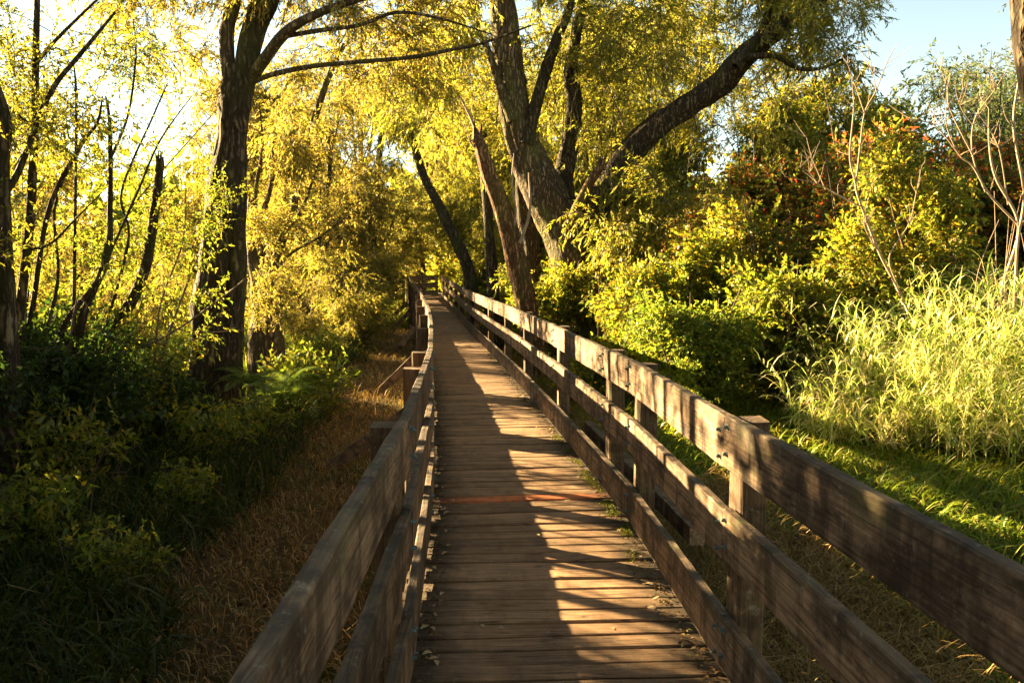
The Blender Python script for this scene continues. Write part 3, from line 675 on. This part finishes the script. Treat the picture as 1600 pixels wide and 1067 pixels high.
# darker slim trunks in the middle distance
for (pts, Y, rad, lb) in (
    ([(735, 440), (717, 385), (702, 354), (680, 310), (660, 270), (640, 200)], 26, [.19, .18, .17, .15, .12, .08], 'dark trunk leaning left above the far right railing'),
    ([(772, 470), (768, 430), (764, 350), (758, 283), (755, 200)], 22, [.16, .15, .13, .12, .08], 'straight dark trunk between the snag and the far right railing'),
    ([(588, 480), (586, 420), (580, 350), (590, 270), (600, 180)], 33, [.2, .18, .16, .14, .1], 'slim trunk standing left of the tunnel mouth')):
    b2 = P(pts[0][0], pts[0][1], Y); t3 = thing('slim_tree', lb, 'tree', tuple(b2))
    tube('trunk', [Vector((b2.x + .1, b2.y, gz(b2.x, b2.y) - .2))] + px(pts, Y), [rad[0] * 1.15] + rad, M['bark_dark'], t3, sides=14, n=8, rough=.2, seed=Y)
    e = pts[-1]
    me, _ = crown_mesh('crown', [blob(e[0], e[1] + 10, Y, 60, 30, 1.2, 4), blob(e[0] + 10, e[1] - 60, Y, 80, 60, 1.8, 12)], WILLOW, M['gold'] if Y == 33 else M['olive'], M['twig'], Y, 1.1)
    me.transform(Matrix.Translation(-t3.location)); link('crown', me, t3)

# ------------------------------------------------------------------ left thicket: stems and sparse leaves
def stemmed(name, label, cat, base, stems, mat, crown=None, kind=SPARSE, lm=None, bs=.5, seed=0, sides=10):
    b2 = Vector(base); t3 = thing(name, label, cat, (b2.x, b2.y, gz(b2.x, b2.y)))
    tubes('stem', stems, mat, t3, sides=sides, n=9, rough=.14, lump=.12)
    if crown:
        me, _ = crown_mesh('foliage', crown, kind, lm or M['green'], M['twig_dark'], seed, bs)
        me.transform(Matrix.Translation(-t3.location)); link('foliage', me, t3)
    return t3
stemmed('tree', 'dark trunk cut by the left edge of the picture', 'tree', P(10, 600, 7.2),
    [(px([(14, 760), (14, 600), (12, 500), (8, 380), (4, 260), (8, 190), (-10, 120)], 7.2), [.10, .09, .07, .06, .055, .05, .02]), (px([(8, 300), (30, 265), (76, 150), (130, 80), (180, 20)], (7.2, 7.6)), [.03, .028, .022, .018, .01])], M['bark_dark'],
    [blob(15, 200, 7.2, 45, 50, .5, 5), blob(-60, 60, 7.4, 80, 80, .8, 10), blob(-90, 350, 7, 80, 120, .8, 22)], lm=M['olive'], seed=91)
stemmed('sapling', 'tall straight sapling rising beside the left edge into the sky', 'sapling', P(30, 700, 7.8),
    [(px([(22, 760), (30, 560), (32, 480), (44, 380), (50, 300), (55, 152), (58, 0), (60, -60)], 7.8), [.055, .05, .045, .042, .038, .032, .025, .015]),
     (px([(40, 540), (50, 486), (76, 329), (126, 228), (152, 192), (160, 150)], 7.9), [.03, .026, .022, .018, .014, .006]),
     (px([(54, 200), (-5, 150), (-40, 100)], 7.8), [.014, .012, .006]), (px([(56, 100), (90, 60), (152, 0)], 7.8), [.018, .015, .01]),
     (px([(46, 390), (80, 380), (120, 340), (160, 300)], 7.8), [.014, .012, .01, .004])], M['bark_dark'],
    [blob(110, 200, 8.2, 90, 70, .8, 16), blob(60, 90, 8.2, 70, 60, .7, 12), blob(20, 180, 8.6, 60, 90, .8, 10), blob(160, 70, 8.8, 60, 60, .7, 8), blob(130, 300, 8.3, 70, 50, .7, 3)], lm=M['olive'], bs=.5, seed=92)
stemmed('shrub', 'many-stemmed shrub of thin dark upright stems in front of the bright foliage at left', 'shrub', P(130, 620, 8.6),
    [(px([(116, 660), (116, 455), (118, 300), (119, 152), (114, 90)], 8.6), [.022, .018, .015, .012, .005]),
     (px([(118, 640), (127, 506), (167, 405), (172, 329), (172, 202), (165, 150)], 8.6), [.05, .045, .034, .027, .02, .008]),
     (px([(90, 640), (96, 520), (150, 440), (165, 380)], 8.5), [.035, .03, .02, .008]), (px([(150, 560), (200, 380), (190, 300), (240, 180), (262, 130)], 8.9), [.018, .014, .012, .01, .005]),
     (px([(170, 400), (215, 300), (250, 220), (300, 150)], 8.8), [.014, .012, .009, .004]), (px([(60, 560), (90, 440), (85, 330), (110, 260)], 8.4), [.02, .016, .013, .005]), (px([(172, 250), (200, 180), (212, 90), (208, 30)], 8.8), [.016, .013, .010, .004])], M['bark_dark'],
    [blob(170, 250, 9, 80, 80, .8, 16), blob(200, 380, 9, 90, 50, .8, 14), blob(100, 440, 8.8, 90, 60, .8, 8), blob(245, 110, 9.4, 60, 60, .8, 9)], lm=M['green'], bs=.5, seed=93, sides=8)
BT = stemmed('broken_trunk', 'curved broken-off stem ending in a blunt top, left of the big dark trunk', 'dead tree', P(140, 600, 9),
    [(px([(120, 620), (152, 536), (202, 476), (228, 415), (240, 344), (247, 290), (250, 253)], 9), [.075, .065, .06, .055, .05, .045, .04])], M['bark_dark'], sides=14)
stemmed('shrub', 'arching thin shrub branches crossing in front of the big dark trunk', 'shrub', P(250, 640, 9.2),
    [(px([(160, 560), (250, 530), (340, 470), (390, 430)], 9.0), [.014, .012, .010, .005]), (px([(190, 505), (250, 505), (310, 520), (430, 510)], 9.3), [.009, .008, .007, .004]), (px([(230, 620), (250, 560), (290, 450), (310, 400)], 9.3), [.02, .018, .012, .006]), (px([(240, 600), (250, 480), (285, 380), (290, 300)], 9.3), [.015, .012, .01, .004]), (px([(200, 330), (260, 260), (340, 170)], 9.4), [.01, .008, .004])], M['twig'],
    [blob(260, 470, 9.3, 60, 60, .5, 10), blob(230, 560, 9.2, 80, 40, .6, 12)], lm=M['green'], bs=.5, seed=94, sides=6)

def splinters(parent, p, r, h, mat, seed):
    r2 = random.Random(seed); lst = []
    for k in range(9):
        a = k * .7; q0 = p + Vector((math.cos(a) * r * .6, math.sin(a) * r * .6, -h * .4)); q1 = q0 + Vector((r2.gauss(0, .012), r2.gauss(0, .012), h * r2.uniform(.5, 1.3)))
        lst.append(([q0, (q0 + q1) / 2, q1], [r * .5, r * .38, r * .06]))
    tubes('splinter', lst, mat, parent, sides=5, n=3)
splinters(sg, P(746, 212, 15.5), .09, .32, M['snag'], 1); splinters(wl, P(940, 258, 16.9), .08, .25, M['snag'], 2); splinters(BT, P(250, 253, 9), .042, .14, M['bark_dark'], 3)
# ------------------------------------------------------------------ shrubs
def template_shrub(name, label, h, r_, kind, lm, tm, seed, nb, bs, group):
    root = thing(name, label, 'shrub', (0, 0, 0), group); rr2 = random.Random(seed)
    bl = []
    for i in range(8):
        an = rr2.uniform(0, 6.28); t = rr2.random(); rad = r_ * .55 * rr2.random() ** .5
        bl.append((math.cos(an) * rad, math.sin(an) * rad, h * (.15 + .75 * t), r_ * .45, r_ * .45, h * .22, nb / 8))
    me, an_ = crown_mesh('foliage', bl, kind, lm, tm, seed, bs, center=(0, 0, 0)); link('foliage', me, root)
    lst = []
    for i in range(16):
        p = Vector(an_[rr2.randrange(len(an_))]); q0 = Vector((rr2.uniform(-.2, .2), rr2.uniform(-.2, .2), -.1)); lst.append(([q0, (q0 + p) / 2 + Vector((p.x * .1, p.y * .1, -.08)), p, p + (p - q0) * .25], [q_ * min(1, h / 2.0) ** 1.5 for q_ in (.028, .02, .012, .004)]))
    tubes('stem', lst, tm, root, sides=5, n=5)
    return root
GS = 'shrubs beside the boardwalk'
S_g = template_shrub('leafy_shrub', '', 2.2, 1.3, BUSH, [M['green'], M['yellow']], M['twig'], 301, 75, .95, GS)
S_g2 = template_shrub('leafy_shrub', '', 1.8, 1.4, BUSH, M['green'], M['twig'], 302, 75, .95, GS)
S_r = template_shrub('reddening_shrub', '', 3.2, 1.6, BUSH, [M['red'], M['green']], M['twig_dark'], 303, 110, 1.05, GS)
S_w = template_shrub('willow_shrub', '', 2.8, 1.5, WILLOW, M['gold'], M['twig'], 304, 42, .75, GS)
S_d = template_shrub('dark_shrub', '', 1.9, 1.2, BUSH, M['deep'], M['twig_dark'], 305, 80, .9, GS)
i = 0
def put(t, lst):
    for (x, y, s, lb) in lst:
        place(t, x, y, s, random.uniform(0, 6.28), lb)
put(S_g, [(4.3, 14.4, 1.25, 'tallest bright leafy shrub at the middle of the right-hand thicket'), (3.0, 16.4, .85, 'bright leafy shrub under the big leaning willow'), (1.6, 13.2, .86, 'bright leafy shrub crowding the right railing below the leaning willow'), (3.2, 14.2, 1.05, 'bright leafy shrub in the middle of the right-hand thicket'), (.9, 17.5, .9, 'leafy shrub between the snag and the big leaning willow'), (.3, 22.5, .9, 'leafy shrub hugging the right railing farther back'), (5.0, 16.5, 1.15, 'tall leafy shrub at the foot of the long dark limb'), (-.7, 36, 1.2, 'leafy shrub beside the far end of the right railing'), (6.3, 13.2, 1.35, 'leafy shrub behind the bare pale branches')])
put(S_g2, [(2.4, 11.6, .8, 'low rounded green shrub nearest the right railing'), (4.0, 12.2, 1.0, 'low rounded green shrub in the shade of the thicket'), (5.6, 11.6, .95, 'low green shrub at the left end of the reeds'), (.9, 19.8, 1.1, 'rounded green shrub behind the slender snag'), (.2, 29, 1.1, 'rounded green shrub along the distant right railing'), (-2.0, 50.5, 1.3, 'rounded green shrub beyond the bend'), (1.8, 22, 1.3, 'rounded green shrub deep behind the willow trunk')])
put(S_r, [(5.7, 14.0, 1.0, 'red-tinged shrub just left of the forked bare sapling'), (4.6, 18.5, 1.0, 'tall red-tinged shrub under the long dark limb'), (6.9, 17.5, 1.2, 'tall red-tinged shrub in the right-hand thicket'), (8.8, 15.8, 1.25, 'red-tinged shrub behind the bare right-hand branches'), (8.4, 20.5, 1.5, 'largest red-tinged shrub at the back of the thicket'), (7.6, 12.8, 1.05, 'small red-tinged shrub just behind the reeds'), (10.4, 13.5, 1.3, 'red-tinged shrub by the right edge of the picture'), (6.2, 21.5, 1.35, 'red-tinged shrub showing beneath the limb, far back')])
put(S_w, [(-4.2, 21.5, .85, 'golden willow shrub leaning toward the brace posts'), (-5.3, 23.5, .85, 'golden willow shrub nearest the straw strip'), (-4.7, 27, .85, 'golden willow shrub close to the distant left railing'), (-8.4, 14.0, .6, 'golden willow shrub just behind the broken curved stem'), (-8.6, 15.2, .85, 'golden willow shrub between the tall sapling and the thin stems'), (-10.2, 17.5, .9, 'golden willow shrub low behind the tall sapling'), (-8.2, 17.8, .6, 'small golden willow shrub left of the burred trunk'), (-12, 20.5, 1.0, 'golden willow shrub behind the left-edge trunk'), (-6.2, 24, .95, 'golden willow shrub glowing left of the grassy strip'), (-4.9, 20.0, .6, 'small golden willow shrub at the edge of the straw'), (-8.0, 27.5, 1.1, 'golden willow shrub behind the burred trunk'), (-10.5, 25.5, .85, 'golden willow shrub behind the thin dark stems'), (-6.0, 33, 1.2, 'golden willow shrub near the bend'), (-13, 30, 1.1, 'golden willow shrub at far left'), (-7.4, 44, 1.6, 'large golden willow shrub behind the end railing'), (-17, 33, 1.2, 'golden willow shrub below the left sky gap'), (1.9, 19.2, 1.1, 'golden willow shrub between the willow trunks'), (3.3, 17.2, 1.15, 'golden willow shrub in front of the broken limb stub'), (-9.5, 19.5, .6, 'low golden willow shrub seen through the stems')])
put(S_r, [(-4.4, 4.0, 1.03, 'unseen tall shrub added just outside the left edge to cast shade'), (-5.9, 5.7, 1.12, 'unseen tall shrub added outside the left edge to cast shade, a step farther'), (-6.8, 7.2, 1.15, 'unseen tall shrub added outside the left edge beside the dark corner to cast shade'), (-4.6, 1.6, 1.4, 'unseen tall shrub added left of the near end to cast shade'), (-8.8, 12.7, .78, 'mostly unseen tall shrub added off the left edge behind the dark trunk to cast shade'), (-10.2, 13.4, .95, 'mostly unseen tall shrub added off the left edge beyond the dark trunk to cast shade')])  # shrubs off the left edge, added to cast shade on deck and rails
S_b = template_shrub('broadleaf_weed', '', .75, .5, [make_bough(60 + i, Lm=.5, ntw=12, tl=.28, sp=.03, lL=.10, lW=.042, droop=.5, r0=.005) for i in range(4)], M['green'], M['twig'], 306, 22, .8, 'broad-leaved weeds under the trees on the left')
put(S_b, [(-3.1, 8.6, 1.0, 'broad-leaved weed in the dark grass in front of the ferns'), (-3.9, 7.2, 1.2, 'broad-leaved weed before the dense dark shrub'), (-2.7, 7.0, .7, 'small broad-leaved weed at the edge of the straw strip'), (-3.4, 6.0, .9, 'broad-leaved weed in the middle of the dark grass'), (-2.5, 5.2, .7, 'small weed nearest the left railing in the dark grass'), (-4.3, 5.6, 1.1, 'broad-leaved weed near the left edge'), (-3.0, 12.2, 1.2, 'broad-leaved weed behind the ferns'), (-4.0, 14.0, 1.1, 'broad-leaved weed among the sunlit tall grass'), (-4.9, 16.5, 1.3, 'large weed in the sunlit tall grass'), (-2.9, 9.4, .9, 'weed at the right foot of the big dark trunk'), (-2.9, 11.9, 1.4, 'tall weed in front of the burred trunk'), (-3.9, 9.3, 1.1, 'weed in front of the big dark trunk'), (-4.2, 10.3, 1.3, 'weed at the left foot of the big dark trunk'), (-4.0, 18.5, 1.0, 'weed standing at the bright edge of the straw strip')])
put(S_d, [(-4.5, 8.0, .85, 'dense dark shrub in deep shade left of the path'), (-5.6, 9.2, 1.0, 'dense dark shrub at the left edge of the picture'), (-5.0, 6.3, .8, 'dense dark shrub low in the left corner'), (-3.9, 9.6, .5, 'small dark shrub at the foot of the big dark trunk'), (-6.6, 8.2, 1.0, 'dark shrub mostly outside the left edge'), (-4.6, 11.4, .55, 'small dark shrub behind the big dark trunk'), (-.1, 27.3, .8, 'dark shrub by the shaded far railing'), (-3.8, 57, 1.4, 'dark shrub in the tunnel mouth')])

# ------------------------------------------------------------------ bare pale saplings on the right
sap = [(px([(1430, 560), (1409, 466), (1374, 395), (1343, 314), (1336, 283), (1328, 243), (1334, 167), (1330, 120)], 11), [.03, .028, .022, .02, .017, .013, .010, .004]),
     (px([(1338, 283), (1344, 230), (1351, 177), (1369, 142), (1385, 100), (1404, 66)], 11), [.016, .014, .012, .009, .007, .003]),
     (px([(1351, 177), (1335, 130), (1325, 100)], 11), [.009, .006, .003]), (px([(1369, 142), (1364, 115), (1360, 95)], 11), [.008, .005, .003]),
     (px([(1343, 322), (1310, 305), (1278, 288), (1227, 276)], 11), [.014, .012, .009, .004]), (px([(1278, 288), (1265, 270), (1250, 262)], 11), [.008, .005, .003]), (px([(1290, 296), (1270, 250), (1260, 215)], 11.1), [.008, .006, .003]),
     (px([(1400, 440), (1390, 400), (1420, 350), (1432, 300), (1440, 260)], 10.9), [.012, .010, .008, .006, .003]), (px([(1374, 395), (1350, 350), (1360, 300)], 11), [.01, .007, .003])]
for k in range(60):
    b_ = random.choice(sap[:9]); q1 = Vector(random.choice(b_[0][1:])); d1 = Vector((random.gauss(0, .16), random.gauss(0, .1), random.uniform(.05, .32))); sap.append(([q1, q1 + d1 * .5 + Vector((random.gauss(0, .03), 0, 0)), q1 + d1], [.006, .004, .0018]))
sap = [(p_, [r_ * .8 for r_ in rr_]) for p_, rr_ in sap]
stemmed('bare_sapling', 'pale leafless forked sapling rising from the left end of the reeds', 'sapling', P(1410, 470, 11),
    sap, M['twig_pale'], sides=6)
lst = [(px([(1560, 500), (1566, 450), (1592, 354), (1556, 278), (1546, 228), (1545, 170)], 10), [.034, .03, .026, .022, .017, .006]),
    (px([(1585, 480), (1590, 380), (1600, 304), (1584, 202), (1591, 132), (1600, 100)], 9.8), [.026, .024, .022, .02, .016, .006]),
    (px([(1590, 350), (1546, 304), (1520, 260), (1500, 243), (1480, 200), (1478, 160)], 10), [.018, .016, .013, .011, .008, .004]),
    (px([(1540, 300), (1520, 243), (1523, 187), (1555, 140), (1581, 96)], 10), [.013, .012, .010, .008, .003]), (px([(1520, 243), (1485, 172), (1480, 137), (1470, 110)], 10), [.011, .010, .007, .003]),
    (px([(1523, 200), (1500, 165), (1505, 140)], 10), [.008, .005, .003]), (px([(1500, 243), (1460, 196), (1430, 190)], 10), [.009, .007, .003]), (px([(1575, 320), (1560, 230), (1530, 180)], 9.9), [.011, .008, .004])]
for k in range(9):
    x = random.uniform(1520, 1610); lst.append((px([(x, 520), (x + random.gauss(5, 8), 430), (x + random.gauss(20, 14), 330 + random.uniform(-40, 40))], random.uniform(9.6, 10.4)), [.009, .007, .003]))
for k in range(70):
    b_ = random.choice(lst[:8]); q1 = Vector(random.choice(b_[0][1:])); d1 = Vector((random.gauss(0, .16), random.gauss(0, .1), random.uniform(.05, .34))); lst.append(([q1, q1 + d1 * .5 + Vector((random.gauss(0, .03), 0, 0)), q1 + d1], [.006, .004, .0018]))
lst = [(p_, [r_ * .75 for r_ in rr_]) for p_, rr_ in lst]
stemmed('bare_sapling', 'cluster of pale leafless branching stems at the right edge above the reeds', 'sapling', P(1570, 500, 10), lst, M['twig_pale'], sides=6)
stemmed('tree', 'dark near trunk cut by the top right corner of the picture', 'tree', (4.6, 5.2, 0),
    [([Vector((4.6, 5.4, -.6)), Vector((4.1, 5.3, 1.0)), P(1640, 200, 5.2), P(1612, 100, 5.2), P(1602, 0, 5.2), P(1590, -150, 5.2)], [.13, .11, .075, .085, .08, .06])], M['bark_dark'],
    [blob(1640, -60, 5.2, 100, 60, .5, 5)], lm=M['blue'], bs=.35, seed=99, sides=16)
for (x, y, s, lb) in ((6.4, 12.0, .5, 'small yellow-leaved shrub right of the forked bare sapling'), (8.2, 11.2, .55, 'yellowing shrub behind the pale stem cluster')):
    pass
stemmed('yellow_shrub', 'broad-leaved shrub turning yellow and orange behind the forked bare sapling', 'shrub', P(1430, 480, 11.8),
    [(px([(1440, 560), (1430, 450), (1400, 350), (1380, 270)], 11.8), [.02, .018, .012, .005]), (px([(1440, 560), (1470, 440), (1480, 330), (1490, 260)], 11.8), [.02, .018, .012, .005])], M['twig'],
    [blob(1400, 270, 11.8, 60, 50, .5, 12), blob(1480, 330, 11.8, 60, 60, .6, 14), blob(1340, 380, 11.6, 40, 40, .5, 12), blob(1460, 410, 11.6, 80, 30, .6, 12)], kind=BUSH, lm=[M['green'], M['yellow']], bs=.8, seed=120)

# ------------------------------------------------------------------ grasses
def blades(name, pts, h, wd, bend, mat, seed=0, up=.9, seg=4):
    """pts (N,3) roots; h,wd arrays. each blade an arching tapered strip; bend 0 upright .. 1.5 sprawling"""
    g = np.random.default_rng(seed); N = len(pts)
    an = g.uniform(0, 2 * np.pi, N); tilt = np.abs(g.normal(0, .42, N)) * bend + .05
    s_ = np.stack([-np.sin(an + g.normal(0, .7, N)), np.cos(an), g.normal(0, .2, N)], 1); s_ /= np.linalg.norm(s_, axis=1, keepdims=True)
    V = np.empty((N, (seg + 1) * 2, 3)); c = pts.copy(); kb = g.uniform(.1, .55, N) * bend; kink = g.random(N) < .15
    for i in range(seg + 1):
        t = i / seg; w_ = (wd * (.75 + .5 * t if t < .4 else .95 * (1 - t) / .6 + .04) * .5)[:, None]
        V[:, i * 2] = c - s_ * w_; V[:, i * 2 + 1] = c + s_ * w_
        d = np.stack([np.cos(an) * np.sin(tilt), np.sin(an) * np.sin(tilt), np.cos(tilt)], 1)
        c = c + d * (h / seg)[:, None]; tilt = np.minimum(2.7, tilt + kb * (1.2 + t) + (kink & (i == 1)) * .9 * min(1, bend)); an = an + g.normal(0, .12, N)
        c[:, 2] = np.maximum(c[:, 2], pts[:, 2] - .3 if bend > 1.9 else pts[:, 2] + .01)
    base = (np.arange(N) * (seg + 1) * 2)[:, None]
    Q = np.concatenate([base + np.array([i * 2, i * 2 + 1, i * 2 + 3, i * 2 + 2]) for i in range(seg)])
    return mesh_np(name, V.reshape(-1, 3), Q, mats=[mat])
def scatter(n, x0, x1, y0, y1, keep, seed):
    g = np.random.default_rng(seed); out_ = []
    while len(out_) < n:
        y = y0 + (y1 - y0) * g.random() ** 1.4; x = g.uniform(x0, x1)
        if x < pathR(y) + .22 and x > pathL(y) - .22: continue
        if keep(x, y, g): out_.append((x, y, gz(x, y)))
    return np.array(out_)
def stuff(name, label, me): return tag(link(name, me), label, 'grass', kind='stuff')
nz = lambda x, y, s: noise.noise(Vector((x * s, y * s, 9)))
# left: dark lush grass away from the path
pts = scatter(52000, -9, -1.2, 2.5, 24, lambda x, y, g: (x < pathL(y) - 1.5 + .5 * nz(x, y, .8)) and x > -.72 * y - 1.2, 1); N = len(pts); g = np.random.default_rng(1)
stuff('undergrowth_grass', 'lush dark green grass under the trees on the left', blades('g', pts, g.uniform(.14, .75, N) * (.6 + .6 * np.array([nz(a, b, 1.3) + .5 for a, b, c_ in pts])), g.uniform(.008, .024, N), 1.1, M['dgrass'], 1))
# left: dry straw strip by the path
pts = scatter(30000, -5.5, .0, 2.5, 30, lambda x, y, g: x < pathL(y) and x > pathL(y) - 2.6 + .5 * nz(x, y, .8) and x > -.72 * y - 1, 2); N = len(pts); g = np.random.default_rng(2)
stuff('dry_grass', 'flattened dry straw-coloured grass beside the left railing', blades('g', pts, g.uniform(.05, .36, N) * g.uniform(.5, 1, N), g.uniform(.004, .011, N), 1.15, M['straw'], 2))
# left lit tufts farther back
pts = scatter(22000, -9, -2.5, 13, 32, lambda x, y, g: x < pathL(y) - 2.4 + .7 * nz(x, y, .7), 3); N = len(pts); g = np.random.default_rng(3)
stuff('tall_grass', 'tall sunlit yellow-green grass below the golden willows', blades('g', pts, g.uniform(.3, .9, N), g.uniform(.010, .022, N), .9, M['grass'], 3))
# right: straw between railing and grass
pts = scatter(36000, -.5, 3.6, 1.5, 20, lambda x, y, g: x > pathR(y) and x < pathR(y) + (1.7 if y < 8 else 1.0) + .4 * nz(x, y, 1.2), 4); N = len(pts); g = np.random.default_rng(4)
stuff('dry_grass', 'tangled dry grass at the foot of the right railing', blades('g', pts, g.uniform(.12, .45, N), g.uniform(.004, .009, N), 1.3, M['straw'], 4))
# right: green grass
pts = scatter(60000, .2, 9, 2.5, 18, lambda x, y, g: x > pathR(y) + (1.5 if y < 8 else .6) + .5 * nz(x, y, 1.2) and x < .72 * y + 1.2, 5); N = len(pts); g = np.random.default_rng(5)
stuff('green_grass', 'short bright green grass right of the railing', blades('g', pts, g.uniform(.12, .36, N), g.uniform(.010, .026, N), 1.35, M['grass'], 5))
pts = scatter(26000, -22, 6, 30, 72, lambda x, y, g: True, 6); N = len(pts); g = np.random.default_rng(6)
stuff('far_grass', 'rough grass on the ground around the far bend of the boardwalk', blades('g', pts, g.uniform(.25, .7, N), g.uniform(.03, .06, N), 1.2, M['grass'], 6, seg=3))
# reeds: clumps of tall pale grass
def reed_clump(cx, cy, r_, h_, n_, lb, seed):
    g = np.random.default_rng(seed); ns = n_ // 22; z0 = gz(cx, cy)
    Vs, P0, Hh, Ww = [], [], [], []; Q = []
    for k in range(ns):
        a_ = g.uniform(0, 6.28); q_ = r_ * 1.25 * g.random() ** .6; x = math.cos(a_) * q_; y = math.sin(a_) * q_
        hh = h_ * g.uniform(.35, 1.12); lean = Vector((g.normal(0, .16) + x * .12, g.normal(0, .16) + y * .12, 0)); nseg = 6; pts = []
        for i in range(nseg + 1):
            t = i / nseg; pts.append(np.array([x + lean.x * hh * t * t, y + lean.y * hh * t * t, hh * t * (1 - .08 * t)]))
        v, f = tri_tube(np.array(pts), .005, .002); Q.append(f + len(Vs) * 21); Vs.append(v)
        for m_ in range(int(g.uniform(20, 38))):
            t = g.uniform(.12, 1) ; i = min(nseg - 1, int(t * nseg)); P0.append(pts[i] + (pts[i + 1] - pts[i]) * (t * nseg - i)); Hh.append(g.uniform(.22, .55) * (1.1 - .4 * t)); Ww.append(g.uniform(.014, .034))
    t4 = thing('reed_clump', lb, 'reeds', (cx, cy, z0), 'pale reed clumps right of the boardwalk')
    link('leaves', blades('reed_leaves', np.array(P0), np.array(Hh) * 1.1, np.array(Ww) * .72, 1.45, M['reed'], seed), t4)
    link('stalks', mesh_np('reed_stalks', np.concatenate(Vs), np.concatenate(Q), mats=[M['reed']]), t4)
for j, a in enumerate([(4.2, 10.0, .7, 1.0, 2400, 'left front clump of pale reeds, lowest and nearest the railing'), (5.0, 10.4, .8, 1.7, 3600, 'reed clump at the foot of the forked bare sapling'), (5.9, 10.1, .8, 2.1, 4200, 'tall pale reed clump in the middle of the reed bed'), (5.3, 9.1, .7, 1.35, 3200, 'front reed clump bending over the grass'), (6.8, 9.9, .8, 1.8, 4000, 'tall reed clump under the pale stem cluster'), (5.9, 8.3, .5, 1.0, 1800, 'small reed clump at the right edge of the picture'), (6.3, 11.3, .9, 2.1, 3000, 'reed clump at the back of the reed bed'), (6.4, 9.0, .6, 1.6, 3200, 'reed clump leaning over the right edge of the picture'), (4.6, 11.4, .6, 1.2, 1800, 'short reed clump behind the lowest one')]):
    reed_clump(*a, 500 + j * 3)

# ferns
def fern_mesh(seed, nf=11, L=.75):
    r = random.Random(seed); Vs = []; Q = []
    for f in range(nf):
        an = 6.283 * f / nf + r.uniform(-.3, .3); ln = L * r.uniform(.7, 1.1); el = r.uniform(.7, 1.2)
        pos = Vector((0, 0, 0)); d = Vector((math.cos(an) * math.cos(el), math.sin(an) * math.cos(el), math.sin(el))); N = 22
        side = Vector((-math.sin(an), math.cos(an), 0))
        for i in range(N):
            t = i / N; d = (d + Vector((0, 0, -.085))).normalized(); np_ = pos + d * ln / N
            up_ = side.cross(d)
            w_ = ln * .24 * math.sin(math.pi * (.12 + .86 * t)) ** .9
            for s in (-1, 1):
                tip = pos + side * s * w_ + d * w_ * .45 - Vector((0, 0, w_ * .25)); hw = ln / N * .42
                b = len(Vs); Vs += [pos - d * hw * .2, pos + (tip - pos) * .35 + d * hw, tip, pos + (tip - pos) * .35 - d * hw]; Q.append((b, b + 1, b + 2, b + 3))
            b = len(Vs); Vs += [pos - side * .003, pos + side * .003, np_ + side * .003, np_ - side * .003]; Q.append((b, b + 1, b + 2, b + 3))
            pos = np_
    return mesh_np('fern', np.array([tuple(v) for v in Vs]), Q, mats=[M['fern']])
FM = [fern_mesh(1), fern_mesh(2, 13, .9), fern_mesh(3, 9, .6)]
for j, (x, y, z, s, lb) in enumerate([(-2.95, 11.1, .15, 1.2, 'sunlit fern on the right side of the big dark trunk'), (-3.2, 9.8, -.25, 1.15, 'fern just below the sunlit one at the trunk foot'), (-3.7, 9.75, -.2, 1.2, 'shaded fern in front of the big dark trunk'), (-4.3, 9.5, -.3, 1.0, 'shaded fern left of the big dark trunk'), (-3.05, 11.35, -.1, 1.3, 'bright fern behind the trunk foot'), (-3.4, 8.9, -.4, .9, 'small fern among the dark grass'), (-2.8, 12.6, -.1, .9, 'fern at the foot of the burred trunk'), (-3.15, 10.15, .3, .8, 'topmost fern growing on the bark'), (-4.9, 7.6, -.35, 1.0, 'dim fern in the left corner shade')]):
    o = link('fern', FM[j % 3]); o.location = (x, y, z); o.scale = (s * .72,) * 3; o.rotation_euler = (0, 0, j * 1.3); tag(o, lb, 'fern', 'ferns around the big dark trunk')
# litter and moss on the deck edges, one sheet of uncountable bits
g = np.random.default_rng(9); N = 2600; yy = 3.2 + 14 * g.random(N) ** 1.2; sd = g.random(N) < .5; off = np.abs(g.normal(0, .05, N))
x = np.array([pathL(a) + .01 + o if s else pathR(a) - .01 - o for a, s, o in zip(yy, sd, off)])
B = np.stack([x, yy, np.array([dz(a) for a in yy]) + g.uniform(.002, .010, N)], 1); D = g.normal(0, 1, (N, 3)); D[:, 2] *= .15
lv = leaf_verts(B, D, np.tile([0, 0, 1.0], (N, 1)) + g.normal(0, .3, (N, 3)), g.uniform(.012, .035, N), g.uniform(.006, .016, N)).reshape(-1, 3)
tag(link('leaf_litter', mesh_np('leaf_litter', lv, np.arange(len(lv)).reshape(-1, 4), mats=[M['litterdk']])), 'crumbled brown leaf litter gathered along both edges of the deck', 'leaf litter', kind='stuff')
pts = []
g = np.random.default_rng(10)
for i in range(5000):
    a = 4.6 + 4 * g.random() ** 2; o = abs(g.normal(0, .045)); pts.append((pathR(a) - .005 - o, a, .001))
pts = np.array([p for p in pts if nz(p[0], p[1], 3.0) > -.05])
N = len(pts); tag(link('moss', blades('moss', pts, g.uniform(.006, .018, N), g.uniform(.003, .006, N), .8, M['mossm'], 10, seg=2)), 'yellow-green moss along the foot of the right kick board', 'moss', kind='stuff')
# dead leaves on the ground
g = np.random.default_rng(12); q0 = scatter(16000, -6, 4, 3, 20, lambda x, y, g: True, 13); N = len(q0); D = g.normal(0, 1, (N, 3)); D[:, 2] *= .3
lv = leaf_verts(q0 + np.array([0, 0, .03]), D, np.tile([0, 0, 1.0], (N, 1)) + g.normal(0, .5, (N, 3)), g.uniform(.03, .08, N), g.uniform(.015, .03, N)).reshape(-1, 3)
tag(link('ground_litter', mesh_np('ground_litter', lv, np.arange(len(lv)).reshape(-1, 4), mats=[M['litterdk']])), 'scattered dead leaves over the ground beside the boardwalk', 'leaf litter', kind='stuff')
